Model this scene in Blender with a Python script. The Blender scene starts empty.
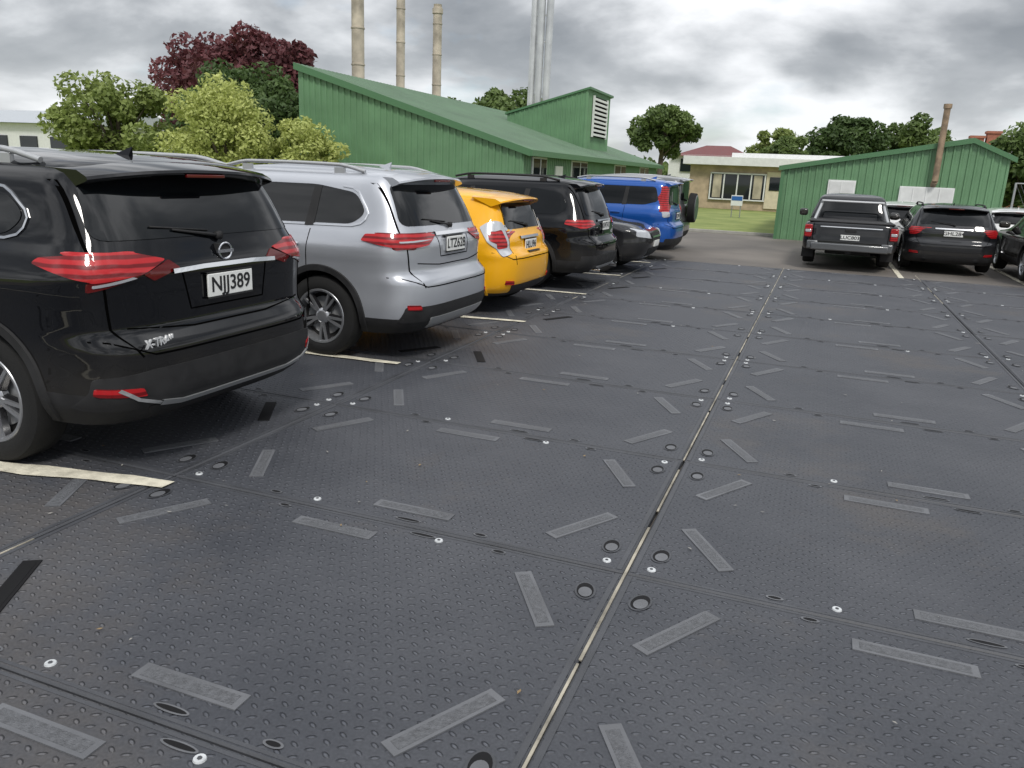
import bpy, bmesh, math, random
import numpy as np
from mathutils import Vector, Matrix
rnd=random.Random(7)
S=bpy.context.scene
# ------------------------------------------------------------------ helpers
def link(o,parent=None):
    S.collection.objects.link(o)
    if parent is not None: o.parent=parent
    return o
def empty(name,loc=(0,0,0),rot=0,scale=(1,1,1)):
    e=bpy.data.objects.new(name,None); e.empty_display_size=.3
    e.location=loc; e.rotation_euler=(0,0,rot); e.scale=scale
    return link(e)
def mk(name,v,f,mats,parent=None,smooth=False,mi=None,sharp=None):
    me=bpy.data.meshes.new(name); me.from_pydata([tuple(map(float,p)) for p in v],[],f)
    if not isinstance(mats,(list,tuple)): mats=[mats]
    for m in mats: me.materials.append(m)
    if mi is not None: me.polygons.foreach_set('material_index',mi)
    if smooth:
        me.polygons.foreach_set('use_smooth',[True]*len(me.polygons))
        if sharp: me.set_sharp_from_angle(angle=math.radians(sharp))
    me.update()
    return link(bpy.data.objects.new(name,me),parent)
class MB:
    """mesh accumulator"""
    def __init__(s): s.v=[];s.f=[];s.m=[]
    def add(s,v,f,m=0):
        o=len(s.v); s.v+= [tuple(p) for p in v]; s.f+=[tuple(i+o for i in q) for q in f]; s.m+=[m]*len(f)
    def box(s,c,d,m=0,rz=0):
        x,y,z=d[0]/2,d[1]/2,d[2]/2
        ca,sa=math.cos(rz),math.sin(rz)
        pts=[(i*x,j*y,k*z) for k in(-1,1) for j in(-1,1) for i in(-1,1)]
        pts=[(c[0]+a*ca-b*sa,c[1]+a*sa+b*ca,c[2]+e) for a,b,e in pts]
        s.add(pts,[(0,2,3,1),(4,5,7,6),(0,1,5,4),(2,6,7,3),(0,4,6,2),(1,3,7,5)],m)
    def tube(s,p0,p1,r0,r1,n=8,m=0,cap=True):
        p0=Vector(p0);p1=Vector(p1);d=(p1-p0).normalized()
        a=d.orthogonal().normalized();b=d.cross(a)
        v=[]
        for p,r in((p0,r0),(p1,r1)):
            for i in range(n):
                t=2*math.pi*i/n; v.append(p+a*(math.cos(t)*r)+b*(math.sin(t)*r))
        f=[(i,(i+1)%n,n+(i+1)%n,n+i) for i in range(n)]
        if cap: f+= [tuple(range(n))[::-1],tuple(range(n,2*n))]
        s.add(v,f,m)
    def obj(s,name,mats,parent=None,smooth=False,sharp=None,bevel=0):
        o=mk(name,s.v,s.f,mats,parent,smooth,s.m,sharp)
        if bevel:
            b=o.modifiers.new('b','BEVEL'); b.width=bevel; b.segments=2; b.limit_method='ANGLE'
        return o
# ------------------------------------------------------------------ materials
def nt(m): m.use_nodes=True; return m.node_tree
def mat(name,col,rough=.5,metal=0,coat=0,var=0,vscale=5,bump=0,bscale=60,spec=.5,dust=0):
    m=bpy.data.materials.new(name); t=nt(m); b=t.nodes['Principled BSDF']
    b.inputs['Base Color'].default_value=(*col,1); b.inputs['Roughness'].default_value=rough
    b.inputs['Metallic'].default_value=metal; b.inputs['Coat Weight'].default_value=coat
    b.inputs['Coat Roughness'].default_value=.03; b.inputs['Specular IOR Level'].default_value=spec
    if var or bump or dust:
        g=t.nodes.new('ShaderNodeTexCoord')
    if var:
        n=t.nodes.new('ShaderNodeTexNoise'); n.inputs['Scale'].default_value=vscale; n.inputs['Detail'].default_value=6
        t.links.new(g.outputs['Object'],n.inputs['Vector'])
        r=t.nodes.new('ShaderNodeMapRange'); r.inputs['From Min'].default_value=.3; r.inputs['From Max'].default_value=.7
        r.inputs['To Min'].default_value=1-var; r.inputs['To Max'].default_value=1+var
        t.links.new(n.outputs['Fac'],r.inputs['Value'])
        x=t.nodes.new('ShaderNodeVectorMath'); x.operation='SCALE'; x.inputs[0].default_value=col
        t.links.new(r.outputs[0],x.inputs['Scale']); t.links.new(x.outputs[0],b.inputs['Base Color'])
        r2=t.nodes.new('ShaderNodeMapRange'); r2.inputs['From Min'].default_value=.3; r2.inputs['From Max'].default_value=.7
        r2.inputs['To Min'].default_value=rough*.85; r2.inputs['To Max'].default_value=min(1,rough*1.2)
        t.links.new(n.outputs['Fac'],r2.inputs['Value']); t.links.new(r2.outputs[0],b.inputs['Roughness'])
    if dust:
        # road film: a little pale dust low on the body, none higher up
        sp=t.nodes.new('ShaderNodeSeparateXYZ'); t.links.new(g.outputs['Object'],sp.inputs[0])
        r=t.nodes.new('ShaderNodeMapRange'); r.inputs['From Min'].default_value=.75; r.inputs['From Max'].default_value=.25; r.inputs['To Max'].default_value=dust; t.links.new(sp.outputs['Z'],r.inputs['Value'])
        n=t.nodes.new('ShaderNodeTexNoise'); n.inputs['Scale'].default_value=3; n.inputs['Detail'].default_value=8; t.links.new(g.outputs['Object'],n.inputs['Vector'])
        q=t.nodes.new('ShaderNodeMath'); q.operation='MULTIPLY'; t.links.new(r.outputs[0],q.inputs[0]); t.links.new(n.outputs['Fac'],q.inputs[1])
        mx=t.nodes.new('ShaderNodeMix'); mx.data_type='RGBA'; t.links.new(q.outputs[0],mx.inputs[0]); mx.inputs[6].default_value=(*col,1); mx.inputs[7].default_value=(.16,.145,.12,1)
        t.links.new(mx.outputs[2],b.inputs['Base Color'])
        iv=t.nodes.new('ShaderNodeMath'); iv.operation='SUBTRACT'; iv.inputs[0].default_value=coat; t.links.new(q.outputs[0],iv.inputs[1]); t.links.new(iv.outputs[0],b.inputs['Coat Weight'])
    if bump:
        n=t.nodes.new('ShaderNodeTexNoise'); n.inputs['Scale'].default_value=bscale; n.inputs['Detail'].default_value=4
        t.links.new(g.outputs['Object'],n.inputs['Vector'])
        bp=t.nodes.new('ShaderNodeBump'); bp.inputs['Strength'].default_value=bump; bp.inputs['Distance'].default_value=.01
        t.links.new(n.outputs['Fac'],bp.inputs['Height']); t.links.new(bp.outputs[0],b.inputs['Normal'])
    return m
def lampmat(name,c1,c2,sc=46):
    m=bpy.data.materials.new(name); t=nt(m); b=t.nodes['Principled BSDF']
    g=t.nodes.new('ShaderNodeTexCoord'); w=t.nodes.new('ShaderNodeTexWave'); w.bands_direction='Z'; w.inputs['Scale'].default_value=sc/6.28; w.inputs['Distortion'].default_value=1.2; w.inputs['Detail'].default_value=1
    t.links.new(g.outputs['Object'],w.inputs['Vector'])
    r=t.nodes.new('ShaderNodeValToRGB'); r.color_ramp.elements[0].color=(*c1,1); r.color_ramp.elements[1].color=(*c2,1); r.color_ramp.elements[0].position=.25; r.color_ramp.elements[1].position=.6
    t.links.new(w.outputs['Fac'],r.inputs['Fac']); t.links.new(r.outputs[0],b.inputs['Base Color'])
    b.inputs['Roughness'].default_value=.35; b.inputs['Specular IOR Level'].default_value=.2; b.inputs['Coat Weight'].default_value=.8; b.inputs['Coat Roughness'].default_value=.05
    return m
M=dict(
 black=mat('paint_black',(.004,.0045,.006),.5,0,1,spec=0,dust=.45),
 silver=mat('paint_silver',(.47,.49,.53),.34,.5,1,var=.03,vscale=2),
 yellow=mat('paint_yellow',(.88,.43,.008),.4,0,1,spec=.1),
 blue=mat('paint_blue',(.010,.085,.36),.35,.2,1,spec=.2),
 dark=mat('paint_dark_grey',(.014,.015,.018),.4,.1,1,spec=.1,dust=.3),
 grey=mat('paint_grey',(.12,.125,.13),.3,.4,1),
 white=mat('paint_white',(.72,.73,.73),.3,0,1,var=.03),
 plastic=mat('black_plastic',(.024,.024,.025),.65,var=.25,vscale=9,bump=.15,bscale=300,spec=.3),
 seam=mat('panel_gap',(.002,.002,.002),.9,spec=0),
 glass=mat('tinted_glass',(.004,.005,.006),.02,spec=.5),
 glass2=mat('clear_dark_glass',(.015,.019,.021),.03,spec=.6),
 chrome=mat('chrome',(.75,.76,.78),.12,1),
 red=lampmat('tail_lamp_red',(.16,.003,.005),(.46,.014,.018)),
 dred=mat('tail_lamp_dark_red',(.10,.003,.003),.2,coat=.6,spec=.2),
 clear=mat('lamp_clear',(.50,.52,.55),.2,.3,coat=.7),
 tyre=mat('tyre_rubber',(.016,.016,.016),.8,var=.2,bump=.3,bscale=120,spec=.3),
 rim=mat('alloy_rim',(.48,.49,.51),.28,.8),
 rimb=mat('alloy_rim_black',(.02,.02,.022),.25,.2,.5),
 rimd=mat('dark_wheel_back',(.008,.008,.008),.7),
 plate=mat('plate_white',(.78,.79,.77),.4),
 badge=mat('badge_silver',(.70,.71,.72),.3,.2),
 ink=mat('plate_ink',(.01,.01,.012),.5),
 skid=mat('silver_skid',(.45,.46,.47),.4,.5),
)
# ------------------------------------------------------------------ car surface
def pchip(tab):
    x=np.array([a for a,_ in tab],float); y=np.array([b for _,b in tab],float)
    h=np.diff(x); d=np.diff(y)/h; m=np.zeros(len(x))
    m[0]=d[0]; m[-1]=d[-1]
    for i in range(1,len(x)-1):
        if d[i-1]*d[i]>0:
            w1=2*h[i]+h[i-1]; w2=h[i]+2*h[i-1]; m[i]=(w1+w2)/(w1/d[i-1]+w2/d[i])
    def f(q):
        q=min(max(q,x[0]),x[-1]); i=min(max(int(np.searchsorted(x,q))-1,0),len(h)-1)
        t=(q-x[i])/h[i]
        return ((2*t**3-3*t**2+1)*y[i]+(t**3-2*t**2+t)*h[i]*m[i]+(-2*t**3+3*t**2)*y[i+1]+(t**3-t**2)*h[i]*m[i+1])
    return f
class Body:
    def __init__(s,rear,front,width,pr=16,pf=9,q=4):
        s.r=pchip(rear);s.f=pchip(front);s.w=pchip(width);s.z0=rear[0][0];s.z1=rear[-1][0];s.pr=pr;s.pf=pf;s.q=q
    def chw(s,z):
        a,b,w=s.r(z),s.f(z),s.w(z); return (a+b)/2,(b-a)/2,w
    def side(s,x,z):
        c,h,w=s.chw(z); p=s.pr if x<c else s.pf
        k=min(abs(x-c)/h,1); return w*max(1-k**p,0)**(1/s.q)
    def end(s,y,z,rear=True):
        c,h,w=s.chw(z); p=s.pr if rear else s.pf
        t=min(abs(y)/w,1); k=max(1-t**s.q,0)**(1/p)
        return c-h*k if rear else c+h*k
    def P(s,kind,a,z,off=0):
        zz=min(max(z,s.z0),s.z1)
        if kind=='L': return (a, s.side(a,zz)+off, z)
        if kind=='R': return (a,-s.side(a,zz)-off, z)
        if kind=='B': return (s.end(a,zz)-off,a,z)
        if kind=='F': return (s.end(a,zz,False)+off,a,z)
    def mesh(s,mb,clad=0):
        H=s.z1
        zs=sorted(set([round(v,4) for v in list(np.linspace(s.z0,H,60))+[H-d for d in(.004,.01,.02,.03,.045,.06,.08,.1,.12)]]))
        ss=[0,.2,.4,.55,.68,.78,.85,.9,.93,.955,.972,.985]
        nring=None; V=[]
        for z in zs:
            c,h,w=s.chw(z); ring=[]
            def quarter(p,sgn):
                pts=[(sgn*k,(1-k**p)**(1/s.q)) for k in ss]
                t0=pts[-1][1]
                for m_ in(.96,.9,.8,.65,.45,.22):
                    t=t0*m_; pts.append((sgn*(1-t**s.q)**(1/p),t))
                return pts
            qf=quarter(s.pf,1); qr=quarter(s.pr,-1)
            up=qf[::-1]+qr[1:]           # front -> rear along left side
            full=[(1,0)]+up+[(-1,0)]+[(a,-b) for a,b in up[::-1]]
            ring=[(c+h*a,w*b,z) for a,b in full]
            nring=len(ring); V+=ring
        F=[];m=[]
        for k in range(len(zs)-1):
            for i in range(nring):
                j=(i+1)%nring
                F.append((k*nring+i,k*nring+j,(k+1)*nring+j,(k+1)*nring+i)); m.append(1 if (zs[k]+zs[k+1])/2<clad else 0)
        F.append(tuple(range(nring))[::-1]); m.append(1)
        F.append(tuple(range((len(zs)-1)*nring,len(zs)*nring))); m.append(0)
        return V,F,m
def roundpoly(poly,r):
    if r<=0: return poly
    out=[];n=len(poly)
    for i in range(n):
        p=Vector(poly[i]);a=Vector(poly[i-1]);b=Vector(poly[(i+1)%n])
        ra=min(r,(a-p).length*.45);rb=min(r,(b-p).length*.45)
        A=p+(a-p).normalized()*ra;B=p+(b-p).normalized()*rb
        for k in range(5):
            t=k/4; out.append(tuple(A*(1-t)**2+p*2*t*(1-t)+B*t*t))
    return out
def patch(body,kind,poly,off,material,parent,name,r=.03,res=.06,skirt=.02):
    poly=roundpoly(poly,r)
    area=sum(poly[i-1][0]*poly[i][1]-poly[i][0]*poly[i-1][1] for i in range(len(poly)))
    if area<0: poly=poly[::-1]
    xs=[p[0] for p in poly];zs=[p[1] for p in poly]
    nx=max(2,int((max(xs)-min(xs))/res)+1);nz=max(2,int((max(zs)-min(zs))/res)+1)
    bm=bmesh.new()
    vv=[[bm.verts.new((min(xs)+(max(xs)-min(xs))*i/nx,min(zs)+(max(zs)-min(zs))*j/nz,0)) for i in range(nx+1)] for j in range(nz+1)]
    for j in range(nz):
        for i in range(nx): bm.faces.new((vv[j][i],vv[j][i+1],vv[j+1][i+1],vv[j+1][i]))
    n=len(poly)
    for i in range(n):
        a=Vector(poly[i]);b=Vector(poly[(i+1)%n]);d=b-a
        if d.length<1e-6: continue
        nrm=Vector((d.y,-d.x,0)).normalized()
        bmesh.ops.bisect_plane(bm,geom=bm.verts[:]+bm.edges[:]+bm.faces[:],dist=1e-6,plane_co=(a.x,a.y,0),plane_no=nrm,clear_outer=True)
    bmesh.ops.remove_doubles(bm,verts=bm.verts[:],dist=1e-4)
    be=[e for e in bm.edges if e.is_boundary]
    ret=bmesh.ops.extrude_edge_only(bm,edges=be)
    newv=set(g for g in ret['geom'] if isinstance(g,bmesh.types.BMVert))
    for v in bm.verts:
        v.co=Vector(body.P(kind,v.co.x,v.co.y,off-(skirt if v in newv else 0)))
    bmesh.ops.recalc_face_normals(bm,faces=bm.faces[:])
    me=bpy.data.meshes.new(name);bm.to_mesh(me);bm.free();me.materials.append(material)
    me.polygons.foreach_set('use_smooth',[True]*len(me.polygons)); me.set_sharp_from_angle(angle=math.radians(40))
    return link(bpy.data.objects.new(name,me),parent)
def patch2(body,kind,poly,off,material,parent,name,**k):
    patch(body,kind,poly,off,material,parent,name,**k)
    if kind=='L': patch(body,'R',poly,off,material,parent,name,**k)
    else: patch(body,kind,[(-a,b) for a,b in poly],off,material,parent,name,**k)
def strip(body,kind,pts,w,off,material,parent,name,closed=False,both=False):
    if both:
        if kind=='L': strip(body,'R',pts,w,off,material,parent,name,closed)
        else: strip(body,kind,[(-a,b) for a,b in pts],w,off,material,parent,name,closed)
    P=[Vector(p) for p in pts]
    if closed: P.append(P[0])
    D=[]
    for i in range(len(P)-1):
        n=max(1,int((P[i+1]-P[i]).length/.04))
        for k in range(n): D.append(P[i].lerp(P[i+1],k/n))
    D.append(P[-1]); v=[];f=[]
    for i,p in enumerate(D):
        t=(D[min(i+1,len(D)-1)]-D[max(i-1,0)]).normalized(); nn=Vector((-t.y,t.x))*w/2
        for q,o in((p+nn,-.01),(p+nn,off),(p-nn,off),(p-nn,-.01)): v.append(body.P(kind,q.x,q.y,o))
    for i in range(len(D)-1):
        for k in range(3): f.append((i*4+k,i*4+k+1,i*4+k+5,i*4+k+4))
    o=mk(name,v,f,material,parent)
    return o
# wheels
wheel_cache={}
def wheel_mesh(R,wd,style,black=False):
    key=(R,wd,style,black)
    if key in wheel_cache: return wheel_cache[key]
    mb=MB(); n=48
    rr=R*.66
    prof=[(rr,-wd*.42),(rr+.02,-wd*.5),(R-.045,-wd*.5),(R-.015,-wd*.44),(R,-wd*.32),(R,wd*.32),(R-.015,wd*.44),(R-.045,wd*.5),(rr+.03,wd*.5),(rr+.008,wd*.45)]
    def lathe(prof,m):
        v=[];f=[]
        for i in range(n):
            t=2*math.pi*i/n
            for r,y in prof: v.append((r*math.cos(t),y,r*math.sin(t)))
        k=len(prof)
        for i in range(n):
            j=(i+1)%n
            for a in range(k-1): f.append((i*k+a,i*k+a+1,j*k+a+1,j*k+a))
        mb.add(v,f,m)
    lathe(prof,0)
    lathe([(rr+.008,wd*.45),(rr+.004,wd*.47),(rr-.012,wd*.46),(rr-.02,wd*.36),(rr-.03,wd*.1)],1)
    lathe([(rr-.03,wd*.1),(.15,wd*.05),(.0,wd*.05)],2)
    lathe([(.17,wd*.12),(.17,wd*.09),(0.0,wd*.09)],3)   # brake disc
    lathe([(.0,wd*.40),(.035,wd*.40),(.055,wd*.37),(.07,wd*.30),(.07,wd*.15)],1)
    def spoke(a0,a1,w0,w1,m=1,dz=0):
        c0,s0=math.cos(a0),math.sin(a0);c1,s1=math.cos(a1),math.sin(a1)
        pts=[]
        for (c,s_,r,w,y) in((c0,s0,.05,w0,wd*.37+dz),(c1,s1,(.05+rr)/2,(w0+w1)/2,wd*.41+dz),(c1,s1,rr-.006,w1,wd*.42+dz)):
            for sg,dy in((-1,-.03),(-.75,0),(.75,0),(1,-.03)):
                pts.append((r*c-s_*w/2*sg, y+dy, r*s_+c*w/2*sg))
        f=[]
        for k in range(2):
            for i in range(3): f.append((k*4+i,k*4+i+1,k*4+i+5,k*4+i+4))
        mb.add(pts,f,m)
    if style=='double':
        for i in range(5):
            a=2*math.pi*i/5+.3
            spoke(a,a,.07,.12,4,-.012)
            spoke(a-.08,a-.15,.030,.026);spoke(a+.08,a+.15,.030,.026)
    elif style=='multi':
        for i in range(9): a=2*math.pi*i/9; spoke(a,a,.035,.045)
    else:
        for i in range(5): a=2*math.pi*i/5+.2; spoke(a,a,.08,.07)
    me=bpy.data.meshes.new('wheel'); me.from_pydata(mb.v,[],mb.f)
    for k in('tyre','rim','rimd','skid','rimb'): me.materials.append(M[k])
    me.polygons.foreach_set('material_index',mb.m)
    me.polygons.foreach_set('use_smooth',[True]*len(me.polygons)); me.set_sharp_from_angle(angle=math.radians(35))
    wheel_cache[key]=me; return me
def text(parent,s,size,loc,material,name,M3=None,bold=.0,ex=.001):
    c=bpy.data.curves.new(name,'FONT'); c.body=s; c.size=size; c.align_x='CENTER'; c.align_y='CENTER'; c.extrude=ex; c.offset=bold
    c.materials.append(material)
    o=bpy.data.objects.new(name,c); link(o,parent)
    R=M3 or Matrix(((0,0,-1),(-1,0,0),(0,1,0)))
    o.matrix_local=Matrix.Translation(loc)@R.to_4x4()
    return o
def bbox_obj(name,c,d,material,parent,bevel=.01,rot=(0,0,0)):
    mb=MB(); mb.box((0,0,0),d); o=mb.obj(name,[material],parent,smooth=True,sharp=50,bevel=bevel); o.location=c; o.rotation_euler=rot; return o
def make_body(name,B,paint,clad,arches,root,R):
    V,F,m=B.mesh(None,clad)
    o=mk(name,V,F,[paint,M['plastic']],root,True,m)
    bm=bmesh.new();bm.from_mesh(o.data);bmesh.ops.recalc_face_normals(bm,faces=bm.faces[:]);bm.to_mesh(o.data);bm.free()
    cb=MB()
    for xc in arches:
        for sg in(1,-1):
            y0=.58;y1=1.2
            cb.tube((xc,sg*y0,R),(xc,sg*y1,R),R+.055,R+.055,40,1)
    cut=mk('cut',cb.v,cb.f,[paint,M['plastic']],None,False,cb.m)
    bm=bmesh.new();bm.from_mesh(cut.data);bmesh.ops.recalc_face_normals(bm,faces=bm.faces[:]);bm.to_mesh(cut.data);bm.free()
    cut.parent=root
    md=o.modifiers.new('b','BOOLEAN');md.object=cut;md.operation='DIFFERENCE';md.solver='EXACT'
    bpy.context.view_layer.update()
    dg=bpy.context.evaluated_depsgraph_get()
    me=bpy.data.meshes.new_from_object(o.evaluated_get(dg))
    o.modifiers.clear(); old=o.data; o.data=me
    bpy.data.objects.remove(cut)
    me.polygons.foreach_set('use_smooth',[True]*len(me.polygons)); me.set_sharp_from_angle(angle=math.radians(38))
    return o
def suv_tables(H=1.66,W=.905,wb=2.7,ro=.95,fo=.93,zb=1.08,zh=1.0,xrt=-.58,xwt=1.35,cowl=2.25,wr=.67,z0=.22,rear=None,lip=.09,gt=None,sh=0):
    fx=wb+fo; gt=gt or H-.15
    rear=rear or [(z0,-ro+.16),(z0+.08,-ro+.06),(.42,-ro+.015),(.60,-ro),(.70,-ro+.008),(.745,-ro+lip*.6),(.79,-ro+lip),(zb-.12,-ro+lip+.005),(zb,-ro+lip+.05),(gt,xrt),(H-.09,xrt+.05),(H-.055,xrt+.14),(H-.02,xrt+.45),(H,xrt+.85)]
    front=[(z0,fx-.22),(.38,fx-.05),(.55,fx),(.75,fx-.05),(zh-.12,fx-.16),(zh-.04,fx-.38),(zh+.01,cowl+.35),(zh+.07,cowl+.02),(H-.13,xwt+.08),(H-.08,xwt-.08),(H-.045,xwt-.3),(H-.015,xwt-.65),(H,xwt-.85)]
    width=[(z0,W-.09),(z0+.12,W-.025),(.5,W-.014),(.62,W-.018),(zb-.27,W-.008),(zb-.20,W),(zb-.15,W-.002),(zb-.07,W-.028),(zb,W-.06),(zb+.04,W-.08),(H-.15,wr),(H-.10,wr-.035),(H-.065,wr-.09),(H-.035,wr-.19),(H-.012,wr-.36),(H,wr-.5)]
    return rear,front,width
def car(name,loc,rot,paint,c,scale=(1,1,1)):
    root=empty(name,loc,rot,scale)
    kw={k:c[k] for k in('H','W','wb','ro','fo','zb','zh','xrt','xwt','cowl','wr','z0','rear','lip','gt') if k in c}
    B=Body(*suv_tables(**kw),pr=c.get('pr',16),pf=c.get('pf',9),q=c.get('q',4))
    H=kw.get('H',1.66);W=kw.get('W',.905);wb=kw.get('wb',2.7);zb=kw.get('zb',1.08);R=c.get('R',.355);xwt=kw.get('xwt',1.35);cowl=kw.get('cowl',2.25);xrt=kw.get('xrt',-.58);zh=kw.get('zh',1.0);ro=kw.get('ro',.95)
    make_body('body_shell',B,paint,c.get('clad',.42),(0,wb),root,R)
    # wheels
    me=wheel_mesh(R,.225,c.get('wheel','double'))
    for xc in(0,wb):
        for sg in(1,-1):
            o=bpy.data.objects.new('wheel',me); link(o,root); o.location=(xc,sg*(W-.135),R); o.rotation_euler=(0,rnd.random()*6,0 if sg>0 else math.pi)
            # arch moulding
            v=[];f=[];n=36;ri=R+.050;rO=R+c.get('archw',.10)
            for i in range(n+1):
                t=math.radians(-14+208*i/n)
                for r,off in((ri,-.05),(ri,.012),(rO,.014),(rO+.006,-.004)):
                    x=xc+r*math.cos(t);z=R+r*math.sin(t)
                    z=max(z,B.z0+.01); y=B.side(x,z)+off; v.append((x,sg*y,z))
            for i in range(n):
                for k in range(3): f.append((i*4+k,i*4+k+1,i*4+k+5,i*4+k+4))
            mk('wheel_arch',v,f,M['plastic'] if c.get('archp',True) else paint,root,True,sharp=40)
    # side glass
    zt=H-.185
    dx=c.get('dq',0)
    dlo=c.get('dlo') or [(cowl-.35,zb+.015),(xwt+.12,zt),(xrt+.62+dx,zt+.005),(xrt+.22+dx,zt-.05),(xrt+.10+dx,zb+.16),(xrt+.22+dx,zb+.06)]
    patch2(B,'L',dlo,.004,M['glass'],root,'side_window',r=.07)
    for px in c.get('pillars',(1.0,.12)):
        patch2(B,'L',[(px-.045,zb+.03),(px+.045,zb+.025),(px+.0,zt-.01),(px-.075,zt-.01)],.008,M['plastic'],root,'door_pillar',r=.002)
    for px in c.get('cpillars',()):
        patch2(B,'L',[(px-.03,zb-.02),(px+.07,zb-.02),(px+.01,zt+.04),(px-.09,zt+.04)],.007,paint,root,'body_pillar',r=.01)
    if c.get('dlo_chrome'):
        strip(B,'L',[(cowl-.35,zb+.0),(xrt+.22+dx,zb+.045),(xrt+.14+dx,zb+.065),(xrt+.10+dx,zb+.10),(xrt+.08+dx,zb+.15),(xrt+.10+dx,zb+.19),(xrt+.2+dx,zt-.04),(xrt+.26+dx,zt-.01),(xrt+.36+dx,zt+.0)],.013,.008,M['chrome'],root,'window_trim',both=True)
    # windscreen and rear window
    patch(B,'F',[(-W+.2,zh+.10),(W-.2,zh+.10),(.58,H-.13),(-.58,H-.13)],.004,M['glass2'],root,'windscreen',r=.06)
    rw=c.get('rw',((.68,zb+.05),(.60,H-.155)))
    patch(B,'B',[(-rw[0][0],rw[0][1]),(rw[0][0],rw[0][1]),(rw[1][0],rw[1][1]),(-rw[1][0],rw[1][1])],.005,M['glass'],root,'rear_window',r=.07)
    # seams
    for x in c.get('doors',(1.98,.98,.10)):
        strip(B,'L',[(x,.42),(x+.02,.8),(x,zb)],.008,.0015,M['seam'],root,'door_gap',both=True)
    strip(B,'B',c.get('tg',[(.62,.66),(.70,.80),(.73,zb),(.66,H-.15)]),.009,.0015,M['seam'],root,'tailgate_gap',both=True)
    strip(B,'B',[(-.62,.665),(.62,.665)],.010,.0015,M['seam'],root,'bumper_gap')
    strip(B,'B',[(.62,.665),(.80,.74),(.90,.75)],.008,.0015,M['seam'],root,'bumper_gap',both=True)
    # handles
    for x in c.get('handles',(1.15,.28)):
        for sg in(1,-1):
            z=zb-.13; bbox_obj('door_handle',(x,sg*(B.side(x,z)+.018),z),(.2,.025,.028),c.get('handle',paint),root,.01)
    # fuel flap
    strip(B,'R',[(-.35,zb-.28),(-.35,zb-.12),(-.19,zb-.12),(-.19,zb-.28)],.006,.0012,M['seam'],root,'fuel_flap_gap',closed=True)
    # mirrors
    for sg in(1,-1):
        bbox_obj('mirror',(cowl-.45,sg*(W+.06),zb+.08),(.14,.22,.15),paint,root,.05)
    # spoiler
    sp=c.get('spoiler',.16)
    if sp:
        xs=B.end(0,H-.1); v=[];f=[];n=16;w=c.get('spw',.63)
        for i in range(n+1):
            y=-w+2*w*i/n; t=abs(y)/w; xe=xs-sp+.10*t**3; zt2=H-.055-.045*t**2.5
            x1=xs+.30
            v+=[(x1,y,zt2+.012),(xs,y,zt2),(xe,y,zt2-.03),(xe-.008,y,zt2-.045),(xe+.01,y,zt2-.056),(xs+.05,y,zt2-.09)]
        for i in range(n):
            for k in range(5): f.append((i*6+k,i*6+k+1,i*6+k+7,i*6+k+6))
        f+=[(0,1,2,3,4,5),tuple(n*6+k for k in(5,4,3,2,1,0))]
        mk('spoiler',v,f,c.get('spmat',paint),root,True,sharp=35)
        bbox_obj('high_brake_lamp',(xs-sp+.0,0,H-.118),(.02,.30,.018),M['dred'],root,.004)
    # rails
    if c.get('rails'):
        mb=MB()
        for sg in(1,-1):
            yr=sg*(kw.get('wr',.67)-.07); x0=xrt+.30;x1=xwt-.15;n=18;pts=[]
            for i in range(n+1):
                t=i/n; x=x0+(x1-x0)*t; hh=.042*min(1,min(t,1-t)*7)
                pts.append((x,yr,H-.062+hh+.012*(1-(2*t-1)**2)))
            for i in range(n): mb.tube(pts[i],pts[i+1],.016,.016,8)
            mb.box((x0+.25,yr,H-.06),(.1,.025,.05)); mb.box((x1-.25,yr,H-.06),(.1,.025,.05))
        mb.obj('roof_rail',[M[c['rails']]],root,True,sharp=60)
    # antenna fin
    if c.get('fin',True):
        v=[(.0,-.02,0),(.0,.02,0),(.16,.015,0),(.16,-.015,0),(-.02,0,.065)];xa=xrt+.42;za=B.z1-.035
        mk('antenna_fin',[(a+xa,b,e+za) for a,b,e in v],[(0,1,4),(1,2,4),(2,3,4),(3,0,4)],paint,root)
    # lamps
    for kind,poly,mt,off,r in c.get('lamps',()):
        patch2(B,kind,poly,off,M[mt],root,'tail_lamp' if kind!='F' else 'head_lamp',r=r,res=.03,skirt=.03)
    for kind,poly,mt,off,r in c.get('panels',()):
        patch(B,kind,poly,off,M[mt] if isinstance(mt,str) else mt,root,'trim_panel',r=r,res=.05,skirt=.03)
    for kind,pts,w,off,mt,both in c.get('strips',()):
        strip(B,kind,pts,w,off,M[mt],root,'trim_strip',both=both)
    # plate
    pz=c.get('pz',.98)
    if c.get('plate'):
        xp=B.end(0,pz)-.018
        o=bbox_obj('number_plate',(xp,0,pz),(.012,.37,.128),M['plate'],root,.003)
        strip(B,'B',[(-.19,pz+.068),(.19,pz+.068)],.012,.022,M['plastic'],root,'plate_frame')
        strip(B,'B',[(-.19,pz-.068),(.19,pz-.068)],.012,.022,M['plastic'],root,'plate_frame')
        text(root,c['plate'],.118,(xp-.0075,0,pz),M['ink'],'plate_text',bold=.0015)
    # wiper
    if c.get('wiper',True):
        z=zb+.05; x=B.end(0,z)-.022
        mb=MB(); mb.tube((x,0,z),(B.end(.3,z+.06)-.022,.32,z+.045),.010,.006,6); mb.tube((x-.01,0,z-.0),(x+.02,0,z),.026,.022,10)
        mb.tube((B.end(.05,z+.04)-.014,.06,z+.03),(B.end(.42,z+.07)-.014,.46,z+.065),.005,.005,6)
        mb.obj('rear_wiper',[M['plastic']],root,True)
    # number / front
    for sg in(1,-1):
        if c.get('exh'):
            mb=MB(); mb.tube((-ro-.01,sg*.5,.30),(-ro+.2,sg*.5,.31),.035,.035,14,0,False); mb.obj('exhaust',[M['chrome']],root,True)
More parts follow.
